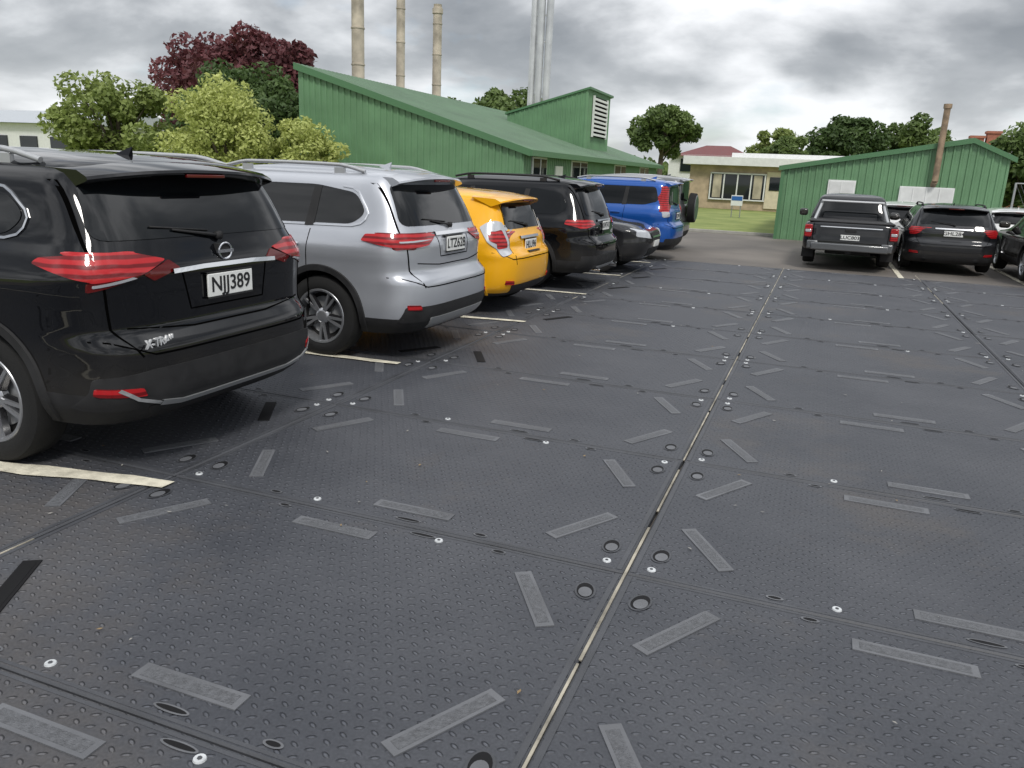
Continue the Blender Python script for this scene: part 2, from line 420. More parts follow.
    # underside
    bbox_obj('underbody',(wb/2,0,.29),(wb+.9,1.1,.16),M['rimd'],root,.02)
    return root,B
PI=math.pi
# ------------------------------------------------------------------ car definitions
XT=dict(H=1.67,W=.915,wb=2.70,ro=.95,fo=.98,zb=1.18,zh=1.05,xrt=-.63,xwt=1.35,cowl=2.3,wr=.755,rails='skid',plate='NJJ389',pz=.965,R=.365,dlo_chrome=True,clad=.48,cpillars=(.20,),dq=.20,lip=.075,z0=.28,pr=18,q=4.4,spw=.71,
  rw=((.775,1.235),(.705,1.52)),tg=[(.68,.66),(.77,.80),(.80,1.18),(.745,1.52)],
  lamps=[('B',[(.44,1.135),(.60,1.07),(.845,1.035),(.85,1.185),(.62,1.178)],'red',.011,.02),
         ('B',[(.60,1.068),(.845,.99),(.845,1.035),(.62,1.075)],'dred',.008,.004),
         ('B',[(.64,1.052),(.83,1.012),(.83,1.026),(.66,1.060)],'clear',.013,.003),
         ('B',[(.36,1.085),(.42,1.13),(.60,1.068),(.54,1.03)],'dred',.007,.01),
         ('L',[(-.82,1.03),(-.44,1.12),(-.48,1.150),(-.81,1.185)],'red',.011,.02),
         ('B',[(.68,.455),(.86,.465),(.86,.51),(.70,.50)],'red',.012,.01)],
  panels=[('B',[(-.58,.30),(.58,.30),(.66,.39),(-.66,.39)],'plastic',.012,.02),
          ('B',[(-.88,.38),(.88,.38),(.86,.56),(.62,.59),(-.62,.59),(-.86,.56)],'plastic',.006,.02)],
  strips=[('B',[(-.42,1.070),(-.2,1.078),(.2,1.078),(.42,1.070)],.024,.020,'chrome',False),
          ('B',[(-.60,.40),(-.45,.375),(.45,.375),(.60,.40)],.032,.02,'skid',False),
          ('B',[(.60,.40),(.72,.44),(.80,.50)],.018,.016,'skid',True),
          ('B',[(-.30,.855),(.30,.855),(.345,1.055)],.008,.002,'seam',False),('B',[(-.30,.855),(-.345,1.055)],.008,.002,'seam',False),
          ('B',[(-.70,.80),(-.3,.765),(.3,.765),(.70,.80)],.008,.002,'seam',False)])
OU=dict(H=1.66,W=.90,wb=2.67,ro=.97,fo=1.05,zb=1.11,zh=1.03,xrt=-.62,xwt=1.30,cowl=2.25,wr=.70,rails='skid',plate='LTZ628',pz=1.0,R=.355,clad=.40,dlo_chrome=True,dq=.1,z0=.25,
  rw=((.73,1.17),(.65,1.505)),tg=[(.64,.66),(.72,.80),(.76,1.11),(.69,1.51)],
  lamps=[('B',[(.34,1.09),(.50,1.01),(.83,.975),(.835,1.115),(.5,1.115)],'red',.012,.015),
         ('B',[(.42,1.055),(.60,1.043),(.80,1.035),(.80,1.048),(.60,1.057)],'clear',.015,.004),
         ('L',[(-.83,.975),(-.42,1.045),(-.45,1.100),(-.83,1.115)],'red',.012,.015),
         ('B',[(.68,.47),(.79,.475),(.79,.52),(.70,.515)],'red',.012,.01)],
  panels=[('B',[(-.82,.36),(.82,.36),(.80,.50),(-.80,.50)],'plastic',.006,.02),('B',[(-.5,.28),(.5,.28),(.56,.39),(-.56,.39)],'skid',.014,.02)],
  strips=[('B',[(-.34,1.10),(.34,1.10)],.03,.022,'chrome',False),('B',[(-.64,.86),(-.3,.83),(.3,.83),(.64,.86)],.008,.002,'seam',False),('B',[(-.28,.90),(.28,.90),(.31,1.07)],.008,.002,'seam',False),('B',[(-.28,.90),(-.31,1.07)],.008,.002,'seam',False)],exh=False)
PR=dict(H=1.44,W=.845,wb=2.55,ro=.68,fo=.80,zb=.98,zh=.93,xrt=-.42,xwt=1.40,cowl=2.35,wr=.61,plate='HLU96',pz=.80,R=.30,clad=.26,archp=False,archw=.075,wheel='five',spoiler=.16,fin=False,
  dlo=[(2.15,.985),(1.5,1.25),(.4,1.265),(-.05,1.22),(-.12,1.10),(.1,1.04)],pillars=(.95,),doors=(1.85,.92,.1),
  lamps=[('B',[(.60,.74),(.76,.70),(.765,1.00),(.68,1.10),(.61,1.08)],'clear',.014,.02),
         ('B',[(.64,.80),(.76,.78),(.765,.97),(.66,1.0)],'red',.02,.02),
         ('L',[(-.56,.72),(-.38,.86),(-.26,1.02),(-.34,1.08),(-.52,1.04)],'clear',.014,.02),
         ('L',[(-.56,.80),(-.40,.88),(-.36,.98),(-.54,.98)],'red',.02,.02),
         ('B',[(.56,.36),(.70,.37),(.70,.42),(.58,.41)],'red',.01,.01)],
  tg=[(.55,.60),(.58,.75),(.58,1.0),(.52,1.28)],rw=((.57,1.0),(.51,1.29)),
  panels=[('B',[(-.55,.25),(.55,.25),(.6,.36),(-.6,.36)],'plastic',.008,.02)],strips=[('B',[(-.3,.90),(.3,.90)],.03,.02,'chrome',False)])
OB=dict(H=1.62,W=.92,wb=2.745,ro=1.02,fo=1.0,zb=1.03,zh=.98,xrt=-.66,xwt=1.45,cowl=2.4,wr=.68,rails='plastic',plate='KWT417',pz=.93,R=.36,clad=.44,z0=.26,
  lamps=[('B',[(.50,.95),(.84,.90),(.84,1.03),(.54,1.025)],'red',.010,.02),('L',[(-.86,.90),(-.55,.96),(-.57,1.02),(-.86,1.03)],'red',.010,.02)],
  panels=[('B',[(-.84,.33),(.84,.33),(.84,.52),(-.84,.52)],'plastic',.008,.02),('B',[(-.45,.30),(.45,.30),(.5,.36),(-.5,.36)],'skid',.016,.02)],strips=[('B',[(-.36,1.01),(.36,1.01)],.025,.02,'chrome',False)],exh=True)
SH=dict(H=1.46,W=.85,wb=2.55,ro=.7,fo=.82,zb=.98,zh=.90,xrt=-.42,xwt=1.3,cowl=2.2,wr=.60,R=.30,clad=.26,archp=False,archw=.075,wheel='five',
  lamps=[('F',[(.42,.62),(.74,.66),(.72,.80),(.5,.76)],'clear',.012,.02),('B',[(.56,.8),(.78,.8),(.76,1.0),(.6,1.0)],'red',.012,.02)],
  panels=[('F',[(-.40,.30),(.40,.30),(.46,.46),(-.46,.46)],'plastic',.008,.02),('F',[(-.34,.58),(.34,.58),(.38,.72),(-.38,.72)],'plastic',.008,.02),('F',[(-.18,.47),(.18,.47),(.18,.58),(-.18,.58)],'plate',.02,.005)],strips=[('F',[(-.34,.65),(.34,.65)],.03,.016,'chrome',False)])
BX=dict(H=1.66,W=.89,wb=2.63,ro=.95,fo=.95,zb=1.08,zh=1.02,xrt=-.76,xwt=1.35,cowl=2.2,wr=.71,rails='skid',plate='EQW350',pz=.90,R=.355,clad=.40,
  dlo=[(1.9,1.09),(1.42,1.475),(-.5,1.48),(-.58,1.2),(-.3,1.12)],
  lamps=[('B',[(.68,1.0),(.80,1.0),(.76,1.28),(.70,1.50),(.64,1.50),(.66,1.2)],'red',.014,.02),('L',[(-.80,1.0),(-.62,1.0),(-.62,1.2),(-.66,1.5),(-.74,1.5),(-.78,1.2)],'red',.014,.02),('B',[(.66,.9),(.82,.88),(.82,1.0),(.68,1.0)],'clear',.012,.02)],
  rw=((.62,1.13),(.58,1.50)),panels=[('B',[(-.8,.33),(.8,.33),(.8,.46),(-.8,.46)],'plastic',.008,.02)])
FW=dict(H=1.74,W=.90,wb=2.75,ro=.85,fo=.85,zb=1.10,zh=1.08,xrt=-.74,xwt=1.5,cowl=2.1,wr=.74,R=.38,clad=.42,pr=22,wheel='five',lip=.04,
  lamps=[('B',[(.68,.82),(.83,.82),(.82,1.08),(.70,1.08)],'red',.014,.02)],rw=((.62,1.16),(.60,1.58)))
MZ=dict(H=1.62,W=.92,wb=2.75,ro=.93,fo=.98,zb=1.08,zh=1.02,xrt=-.55,xwt=1.4,cowl=2.3,wr=.68,plate='GHL284',pz=.93,R=.36,clad=.40,exh=True,rails='plastic',
  lamps=[('B',[(.60,.98),(.70,.88),(.84,.88),(.83,1.06),(.64,1.06)],'red',.012,.03),('L',[(-.80,.91),(-.64,.98),(-.66,1.03),(-.80,1.06)],'red',.012,.02),('B',[(.62,.44),(.80,.45),(.80,.50),(.64,.49)],'red',.012,.01)],
  panels=[('B',[(-.8,.30),(.8,.30),(.82,.42),(-.82,.42)],'plastic',.008,.02)],strips=[('B',[(-.36,1.04),(.36,1.04)],.03,.02,'chrome',False)])
rx,XB=car('parked_suv',(-4.03,3.68,0),PI,M['black'],XT)
car('parked_suv.001',(-4.0,6.68,0),PI,M['silver'],OU)
car('parked_hatchback',(-3.93,9.3,0),PI,M['yellow'],PR,(1.02,1.03,1.0))
car('parked_station_wagon',(-3.98,11.9,0),PI,M['black'],OB)
car('parked_hatchback.001',(-6.1,14.4,0),0,M['dark'],SH)
car('parked_suv.002',(-3.72,17.2,0),PI,M['blue'],BX)
r4,_=car('parked_suv.003',(-3.95,20.2,0),PI,M['grey'],FW)
mb=MB(); mb.tube((-.86,0,.98),(-1.02,0,.98),.36,.35,32,0); mb.tube((-1.02,0,.98),(-1.04,0,.98),.31,.30,32,1)
mb.obj('spare_wheel_cover',[M['tyre'],M['grey']],r4,True,sharp=40,bevel=.01)
car('parked_suv.004',(2.55,19.4,0),PI/2,M['dark'],MZ,(.96,.96,.86))
car('parked_suv.005',(4.62,18.1,0),PI/2,M['black'],dict(OB,plate='JDF51'),(.96,.96,.90))
car('parked_hatchback.002',(1.85,22.9,0),PI/2,M['white'],dict(SH),(1,1,.92))
car('parked_hatchback.003',(4.5,23.2,0),PI/2,M['white'],dict(SH),(1,1,.90))
# ------------------------------------------------------------------ pickup
def pickup(loc,rot,scale):
    root=empty('pickup_truck',loc,rot,scale); W=.93
    rear=[(.42,-1.10),(.5,-1.16),(.6,-1.18),(.8,-1.17),(1.02,-1.16),(1.08,-1.14),(1.10,-1.10)]
    front=[(.42,3.75),(.5,3.9),(.7,3.97),(.9,3.93),(1.0,3.75),(1.07,3.2),(1.10,2.8)]
    width=[(.42,W-.06),(.5,W-.01),(.75,W),(.95,W-.01),(1.04,W-.03),(1.08,W-.06),(1.10,W-.10)]
    B=Body(rear,front,width,pr=40,pf=9,q=6)
    make_body('body_shell',B,M['dark'],.44,(0,3.05),root,.39)
    rear=[(1.05,.45),(1.2,.47),(1.5,.58),(1.66,.66),(1.72,.76),(1.76,.95),(1.78,1.2)]
    front=[(1.05,2.95),(1.15,2.7),(1.35,2.35),(1.65,1.85),(1.72,1.7),(1.76,1.5),(1.78,1.35)]
    width=[(1.05,.86),(1.2,.83),(1.5,.73),(1.66,.68),(1.72,.62),(1.76,.48),(1.78,.3)]
    C=Body(rear,front,width,pr=20,pf=9,q=5)
    V,F,m=C.mesh(None,0); o=mk('cab',V,F,[M['dark'],M['plastic']],root,True,m,sharp=38)
    patch(C,'B',[(-.66,1.2),(.66,1.2),(.58,1.6),(-.58,1.6)],.006,M['glass'],root,'rear_window',r=.05)
    patch2(C,'L',[(2.35,1.15),(1.75,1.6),(.85,1.6),(.68,1.2)],.005,M['glass'],root,'side_window',r=.05)
    patch(C,'F',[(-.66,1.2),(.66,1.2),(.56,1.62),(-.56,1.62)],.006,M['glass2'],root,'windscreen',r=.05)
    bbox_obj('tonneau_cover',(-.33,0,1.115),(1.56,1.66,.04),M['plastic'],root,.015)
    mb=MB()
    for sg in(1,-1):
        mb.tube((.35,sg*.72,1.1),(.22,sg*.62,1.58),.035,.035,10); mb.tube((-.25,sg*.74,1.12),(.22,sg*.64,1.5),.03,.03,10)
    mb.tube((.22,-.64,1.58),(.22,.64,1.58),.035,.035,10); mb.obj('sports_bar',[M['skid']],root,True,sharp=50)
    mb=MB(); mb.box((-1.27,0,.53),(.18,1.5,.17),0); mb.box((-1.22,.72,.56),(.2,.22,.2),0); mb.box((-1.22,-.72,.56),(.2,.22,.2),0); mb.box((-1.22,0,.42),(.12,.12,.1),1)
    mb.obj('rear_bumper',[M['grey'],M['plastic']],root,True,sharp=50,bevel=.025)
    for sg in(1,-1):
        bbox_obj('tail_lamp',(-1.155,sg*.83,.88),(.06,.15,.30),M['red'],root,.02)
        bbox_obj('tail_lamp_clear',(-1.165,sg*.83,.88),(.05,.12,.07),M['clear'],root,.01)
        bbox_obj('mirror',(2.35,sg*1.04,1.2),(.14,.2,.2),M['dark'],root,.05)
        bbox_obj('mud_flap',(-.46,sg*.8,.33),(.02,.25,.3),M['plastic'],root,.004)
    strip(B,'B',[(-.73,.62),(-.73,1.07)],.012,.002,M['seam'],root,'tailgate_gap');strip(B,'B',[(.73,.62),(.73,1.07)],.012,.002,M['seam'],root,'tailgate_gap')
    strip(B,'B',[(-.73,.64),(.73,.64)],.012,.002,M['seam'],root,'tailgate_gap')
    strip(B,'B',[(-.6,1.0),(.6,1.0)],.02,.006,M['chrome'],root,'tailgate_trim')
    bbox_obj('tailgate_handle',(-1.19,0,.93),(.02,.22,.08),M['plastic'],root,.01)
    bbox_obj('number_plate',(-1.185,0,.76),(.012,.37,.125),M['plate'],root,.003)
    text(root,'LUC803',.11,(-1.194,0,.76),M['ink'],'plate_text',bold=.0015)
    me=wheel_mesh(.385,.25,'five')
    for xc in(0,3.05):
        for sg in(1,-1):
            o=bpy.data.objects.new('wheel',me); link(o,root); o.location=(xc,sg*.77,.385); o.rotation_euler=(0,rnd.random()*6,0 if sg>0 else PI)
    bbox_obj('chassis',(1.5,0,.42),(4.6,.9,.2),M['rimd'],root,.02)
    mb=MB(); mb.tube((-.5,0,.385),(.5,0,.385),.05,.05,10); mb.tube((0,-.7,.385),(0,.7,.385),.06,.06,10); mb.obj('rear_axle',[M['rimd']],root,True)
pickup((.58,18.9,0),PI/2,(.98,.98,.84))
# badges on the near suv
text(rx,'X-TRAIL',.062,(XB.end(.60,.72)-.012,.58,.725),M['badge'],'badge_text',Matrix(((0.0,0,-1),(-1,0,0),(0,1,0)))@Matrix.Rotation(.12,3,'Y'),bold=.0012,ex=.006)
mb=MB();n=28;bx=XB.end(0,1.14)-.02
for i in range(n):
    a=2*PI*i/n;b=2*PI*(i+1)/n
    mb.tube((bx,.052*math.cos(a),1.145+.044*math.sin(a)),(bx,.052*math.cos(b),1.145+.044*math.sin(b)),.006,.006,6)
mb.box((bx,0,1.145),(.012,.13,.018)); mb.box((bx+.02,0,1.145),(.03,.10,.085),1)
mb.obj('round_badge',[M['chrome'],M['plastic']],rx,True,sharp=50)

# ------------------------------------------------------------------ ground
def groundmat():
    m=bpy.data.materials.new('asphalt');t=nt(m);b=t.nodes['Principled BSDF'];g=t.nodes.new('ShaderNodeNewGeometry')
    n=t.nodes.new('ShaderNodeTexNoise');n.inputs['Scale'].default_value=.35;n.inputs['Detail'].default_value=8
    n2=t.nodes.new('ShaderNodeTexNoise');n2.inputs['Scale'].default_value=40
    t.links.new(g.outputs['Position'],n.inputs['Vector']);t.links.new(g.outputs['Position'],n2.inputs['Vector'])
    r=t.nodes.new('ShaderNodeValToRGB');r.color_ramp.elements[0].position=.35;r.color_ramp.elements[0].color=(.10,.09,.082,1);r.color_ramp.elements[1].position=.7;r.color_ramp.elements[1].color=(.19,.17,.15,1)
    t.links.new(n.outputs['Fac'],r.inputs['Fac']);t.links.new(r.outputs[0],b.inputs['Base Color']);b.inputs['Roughness'].default_value=.8
    bp=t.nodes.new('ShaderNodeBump');bp.inputs['Strength'].default_value=.4;bp.inputs['Distance'].default_value=.01;t.links.new(n2.outputs['Fac'],bp.inputs['Height']);t.links.new(bp.outputs[0],b.inputs['Normal'])
    return m
def grassmat():
    m=bpy.data.materials.new('grass');t=nt(m);b=t.nodes['Principled BSDF'];g=t.nodes.new('ShaderNodeNewGeometry')
    n=t.nodes.new('ShaderNodeTexNoise');n.inputs['Scale'].default_value=.5;n.inputs['Detail'].default_value=10;n.inputs['Roughness'].default_value=.7
    t.links.new(g.outputs['Position'],n.inputs['Vector'])
    r=t.nodes.new('ShaderNodeValToRGB');r.color_ramp.elements[0].position=.3;r.color_ramp.elements[0].color=(.12,.17,.035,1);r.color_ramp.elements[1].position=.7;r.color_ramp.elements[1].color=(.29,.32,.10,1)
    t.links.new(n.outputs['Fac'],r.inputs['Fac']);t.links.new(r.outputs[0],b.inputs['Base Color']);b.inputs['Roughness'].default_value=.9
    return m
GM=grassmat()
mk('ground',[(-900,-300,-.055),(900,-300,-.055),(900,1500,-.055),(-900,1500,-.055)],[(0,1,2,3)],GM)
mk('car_park_asphalt',[(-16,-15,-.045),(30,-15,-.045),(30,27.6,-.045),(-16,27.6,-.045)],[(0,1,2,3)],groundmat())
mb=MB()
mb.box((-5.6,27.7,0.0),(8.6,.15,.10)); mb.obj('kerb',[mat('concrete',(.36,.35,.32),.85,var=.15)],bevel=.01)
def flooring_mat():
    m=bpy.data.materials.new('mat_rubber');t=nt(m);b=t.nodes['Principled BSDF'];L=t.links
    def mth(op,a,b_=None,c_=None):
        n=t.nodes.new('ShaderNodeMath');n.operation=op
        for i,q in enumerate((a,b_,c_)):
            if q is None: continue
            if isinstance(q,(int,float)): n.inputs[i].default_value=q
            else: L.new(q,n.inputs[i])
        return n.outputs[0]
    g=t.nodes.new('ShaderNodeNewGeometry');s=t.nodes.new('ShaderNodeSeparateXYZ');L.new(g.outputs['Position'],s.inputs[0])
    p=.054
    v=mth('DIVIDE',s.outputs['Y'],p*.85);vf=mth('FLOOR',v)
    par=mth('FLOORED_MODULO',vf,2.0)
    u=mth('ADD',mth('DIVIDE',s.outputs['X'],p),mth('MULTIPLY',par,.5));uf=mth('FLOOR',u)
    sg=mth('SUBTRACT',mth('MULTIPLY',mth('FLOORED_MODULO',mth('ADD',vf,uf),2.0),2.0),1.0)
    fx=mth('SUBTRACT',mth('SUBTRACT',u,uf),.5);fy=mth('SUBTRACT',mth('SUBTRACT',v,vf),.5)
    c,sn=math.cos(.6),math.sin(.6)
    a=mth('ADD',mth('MULTIPLY',fx,c),mth('MULTIPLY',mth('MULTIPLY',fy,sn),sg))
    d=mth('SUBTRACT',mth('MULTIPLY',fy,c),mth('MULTIPLY',mth('MULTIPLY',fx,sn),sg))
    a2=mth('DIVIDE',a,.32);d2=mth('DIVIDE',d,.17)
    dist=mth('SQRT',mth('ADD',mth('MULTIPLY',a2,a2),mth('MULTIPLY',d2,d2)))
    mr=t.nodes.new('ShaderNodeMapRange');mr.interpolation_type='SMOOTHSTEP';mr.inputs['From Min'].default_value=.45;mr.inputs['From Max'].default_value=1.15;mr.inputs['To Min'].default_value=1;mr.inputs['To Max'].default_value=0
    L.new(dist,mr.inputs['Value'])
    n0=t.nodes.new('ShaderNodeTexNoise');n0.inputs['Scale'].default_value=2.2;n0.inputs['Detail'].default_value=5;L.new(g.outputs['Position'],n0.inputs['Vector'])
    wear=t.nodes.new('ShaderNodeMapRange');wear.inputs['From Min'].default_value=.35;wear.inputs['From Max'].default_value=.6;wear.inputs['To Min'].default_value=.5;wear.inputs['To Max'].default_value=1.1;L.new(n0.outputs['Fac'],wear.inputs['Value'])
    h=mth('MULTIPLY',mr.outputs[0],wear.outputs[0])
    n1=t.nodes.new('ShaderNodeTexNoise');n1.inputs['Scale'].default_value=.8;n1.inputs['Detail'].default_value=9;n1.inputs['Roughness'].default_value=.65;L.new(g.outputs['Position'],n1.inputs['Vector'])
    n2=t.nodes.new('ShaderNodeTexNoise');n2.inputs['Scale'].default_value=90;n2.inputs['Detail'].default_value=3;L.new(g.outputs['Position'],n2.inputs['Vector'])
    n3=t.nodes.new('ShaderNodeTexNoise');n3.inputs['Scale'].default_value=.33;n3.inputs['Detail'].default_value=10;n3.inputs['Roughness'].default_value=.7;L.new(g.outputs['Position'],n3.inputs['Vector'])
    r=t.nodes.new('ShaderNodeValToRGB');e=r.color_ramp.elements;e[0].position=.33;e[0].color=(.050,.054,.065,1);e[1].position=.70;e[1].color=(.094,.098,.110,1)
    L.new(n1.outputs['Fac'],r.inputs['Fac'])
    r3=t.nodes.new('ShaderNodeMapRange');r3.inputs['From Min'].default_value=.53;r3.inputs['From Max'].default_value=.68;r3.inputs['To Max'].default_value=.6;L.new(n3.outputs['Fac'],r3.inputs['Value'])
    mb_=t.nodes.new('ShaderNodeMix');mb_.data_type='RGBA';L.new(r3.outputs[0],mb_.inputs[0]);L.new(r.outputs[0],mb_.inputs[6]);mb_.inputs[7].default_value=(.125,.106,.088,1)
    mx=t.nodes.new('ShaderNodeMix');mx.data_type='RGBA';mx.blend_type='MULTIPLY';mx.inputs[0].default_value=1
    k=mth('ADD',mth('MULTIPLY',h,.55),mth('ADD',.50,mth('MULTIPLY',n2.outputs['Fac'],.7)))
    cc=t.nodes.new('ShaderNodeCombineXYZ');[L.new(k,cc.inputs[i]) for i in range(3)]
    L.new(mb_.outputs[2],mx.inputs[6]);L.new(cc.outputs[0],mx.inputs[7]);L.new(mx.outputs[2],b.inputs['Base Color'])
    rr=t.nodes.new('ShaderNodeMapRange');rr.inputs['From Min'].default_value=.3;rr.inputs['From Max'].default_value=.7;rr.inputs['To Min'].default_value=.48;rr.inputs['To Max'].default_value=.68
    L.new(n1.outputs['Fac'],rr.inputs['Value']);L.new(rr.outputs[0],b.inputs['Roughness'])
    b.inputs['Specular IOR Level'].default_value=.4
    bp=t.nodes.new('ShaderNodeBump');bp.inputs['Strength'].default_value=1;bp.inputs['Distance'].default_value=.011
    L.new(mth('ADD',h,mth('MULTIPLY',n2.outputs['Fac'],.08)),bp.inputs['Height']);L.new(bp.outputs[0],b.inputs['Normal'])
    return m
FM=flooring_mat()
smooth_r=mat('smooth_rubber',(.120,.124,.134),.55,var=.3,vscale=3,bump=.2,bscale=90)
edge_r=mat('edge_rubber',(.060,.063,.071),.55,var=.3,vscale=3,bump=.2,bscale=90)
dark_r=mat('worn_rubber_hole_shade',(.010,.010,.011),.7,spec=.2)  # worn strips, plus the painted shade inside hand holes and slots
dirt=mat('seam_dirt',(.32,.295,.24),.9,var=.5,vscale=6,bump=.5)
zinc=mat('zinc_washer',(.62,.64,.65),.5,.3,var=.2,vscale=20)
emb=mat('embossed_rubber',(.108,.112,.121),.6,var=.25,vscale=60,bump=.8,bscale=150)
X0,Y1,PW,PL=-.592,3.075,2.47,1.53
mb=MB();ft=MB();gap=.006
def disc(cx_,cy_,z,rx_,ry_,m,n=18,ang=0):
    ca,sa=math.cos(ang),math.sin(ang)
    ft.add([(cx_+rx_*math.cos(2*PI*k/n)*ca-ry_*math.sin(2*PI*k/n)*sa,cy_+rx_*math.cos(2*PI*k/n)*sa+ry_*math.sin(2*PI*k/n)*ca,z) for k in range(n)],[tuple(range(n))],m)
def bolt(wx,wy,zt):
    ft.tube((wx,wy,zt),(wx,wy,zt+.005),.020,.018,14,5); ft.tube((wx,wy,zt+.005),(wx,wy,zt+.0075),.008,.007,6,2)
for i in range(-4,5):
    for j in range(-3,10):
        x0=X0+i*PW;x1=x0+PW;y0=Y1+(j-1)*PL;y1=y0+PL
        ox=rnd.uniform(-.004,.004);oy=rnd.uniform(-.004,.004);zt=rnd.uniform(-.002,.001)
        a0,a1,b0,b1=x0+gap+ox,x1-gap+ox,y0+gap*.8+oy,y1-gap*.8+oy; bv=.007
        v=[(a0,b0,-.04),(a1,b0,-.04),(a1,b1,-.04),(a0,b1,-.04),(a0,b0,zt-bv),(a1,b0,zt-bv),(a1,b1,zt-bv),(a0,b1,zt-bv),(a0+bv,b0+bv,zt),(a1-bv,b0+bv,zt),(a1-bv,b1-bv,zt),(a0+bv,b1-bv,zt)]
        mb.add(v,[(0,1,5,4),(1,2,6,5),(2,3,7,6),(3,0,4,7),(4,5,9,8),(5,6,10,9),(6,7,11,10),(7,4,8,11)],1)
        mb.add([v[k] for k in(8,9,10,11)],[(0,1,2,3)],0)
        for xe,sx in((a0,1),(a1,-1)):
            mb.box((xe+sx*.022,(b0+b1)/2,zt+.0015),(.022,b1-b0-.03,.003),1)
        for ye,sy in((b0,1),(b1,-1)):
            mb.box(((a0+a1)/2,ye+sy*.020,zt+.0008),(a1-a0-.10,.014,.0016),1)
        xm=(x0+x1)/2
        for sx in(-1,1):
            xc=x1 if sx>0 else x0
            for sy in(-1,1):
                yc=y1 if sy>0 else y0
                cx_,cy_=xc-sx*.30+rnd.uniform(-.015,.015),yc-sy*.37+rnd.uniform(-.015,.015)
                ang=math.radians(60+rnd.uniform(-2,2))*(1 if sx*sy<0 else -1)
                worn=(i<-1 and rnd.random()<.35) or (i==-1 and sx<0 and rnd.random()<.35)
                if rnd.random()<.95:
                    ft.box((cx_,cy_,zt+.0015),(.42,.074,.007),1 if worn else 0,ang)
                    ft.box((cx_,cy_,zt+.0025),(.37,.046,.007),1 if worn else 4,ang)
                hx,hy=xc-sx*.115,yc-sy*.22; ta=rnd.uniform(-.25,.25)
                disc(hx,hy,zt+.0035,.044,.070,2,ang=ta); disc(hx,hy,zt+.0050,.035,.060,1,ang=ta)  # hand hole: flat discs, its inner shade painted as a dark oval
                disc(hx+.004,hy-.016,zt+.0065,.028,.040,0,ang=ta)
                if rnd.random()<.62: bolt(xc-sx*.10,yc-sy*.075,zt)
        for sy in(-1,1):
            yc=y1 if sy>0 else y0
            ft.box((xm-sy*.12,yc-sy*.17,zt+.0015),(.42,.078,.007),0,0); ft.box((xm-sy*.12,yc-sy*.17,zt+.0025),(.37,.048,.007),4,0)
            for dx in(-.55,.22,.6):
                big=abs(dx)<.3
                disc(xm+dx+.07*sy,yc-sy*.058,zt+.0042,.060 if big else .026,.010,1)  # slot: flat oval, the shade of the opening painted dark
                disc(xm+dx+.07*sy,yc-sy*.058,zt+.0032,.070 if big else .036,.017,0)
            if rnd.random()<.5: bolt(xm+.38*sy,yc-sy*.075,zt)
fl=empty('rubber_mat_flooring')
mb.obj('mat_panels',[FM,edge_r],fl)
ft.obj('mat_fittings',[smooth_r,dark_r,edge_r,dirt,emb,zinc],fl)
mb=MB()
for i in range(-3,5):
    x=X0+i*PW; yy=-1.
    while yy<16.8:
        l=rnd.uniform(.15,1.3)
        if i in(0,) or rnd.random()<.5: mb.box((x+rnd.uniform(-.0015,.0015),yy+l/2,-.006),(rnd.uniform(.009,.0125),l,.006))
        yy+=l+rnd.uniform(.02,.22 if i==0 else 1.2)
mb.obj('seam_dirt',[dirt],fl)
# fallen leaves and grit lying about
mb=MB()
for k in range(150):
    x=rnd.uniform(-4,4.5);y=rnd.uniform(.9,14);s=rnd.uniform(.005,.013);a=rnd.uniform(0,6.28)
    p=[(x+s*math.cos(a+q)*w_,y+s*math.sin(a+q)*w_,.008+rnd.uniform(0,.005)) for q,w_ in((0,1.5),(1.57,.6),(3.14,1.3),(4.71,.6))]
    mb.add(p,[(0,1,2,3)],rnd.choice([0,1,1]))
mb.obj('leaf_litter',[mat('dry_leaf',(.26,.18,.09),.8),mat('grit',(.28,.27,.25),.9)])
# painted bay lines
def wavy_line(xa,xb,y,slope,w=.105):
    v=[];f=[];n=40
    for k in range(n+1):
        x=xa+(xb-xa)*k/n; yy=y+slope*(x-xb)+.02*math.sin(k*.45+y); ww=w*(1+.15*math.sin(k*1.7))*(1 if k<n-3 else .8)
        v+=[(x,yy-ww/2,.0095),(x,yy+ww/2,.0095)]
    for k in range(n): f.append((2*k,2*k+2,2*k+3,2*k+1))
    return v,f
lp=mat('bay_line_paint',(.66,.62,.50),.7,var=.25,vscale=12,bump=.5,bscale=70)
mb=MB()
for k,yc in enumerate([.1,2.93,5.9,8.35,10.9,13.4,15.9]):
    v,f=wavy_line(-8,[-2.9,-2.98,-3.25,-3.0,-3.0,-3.1,-3.1][k],yc,.10 if k!=1 else .17,.105 if k!=1 else .13); mb.add(v,f)
for k,xc in enumerate([1.6,3.85,6.3]):
    mb.box((xc,19.4,-.038),(.1,5,.004))
mb.obj('painted_bay_lines',[lp])
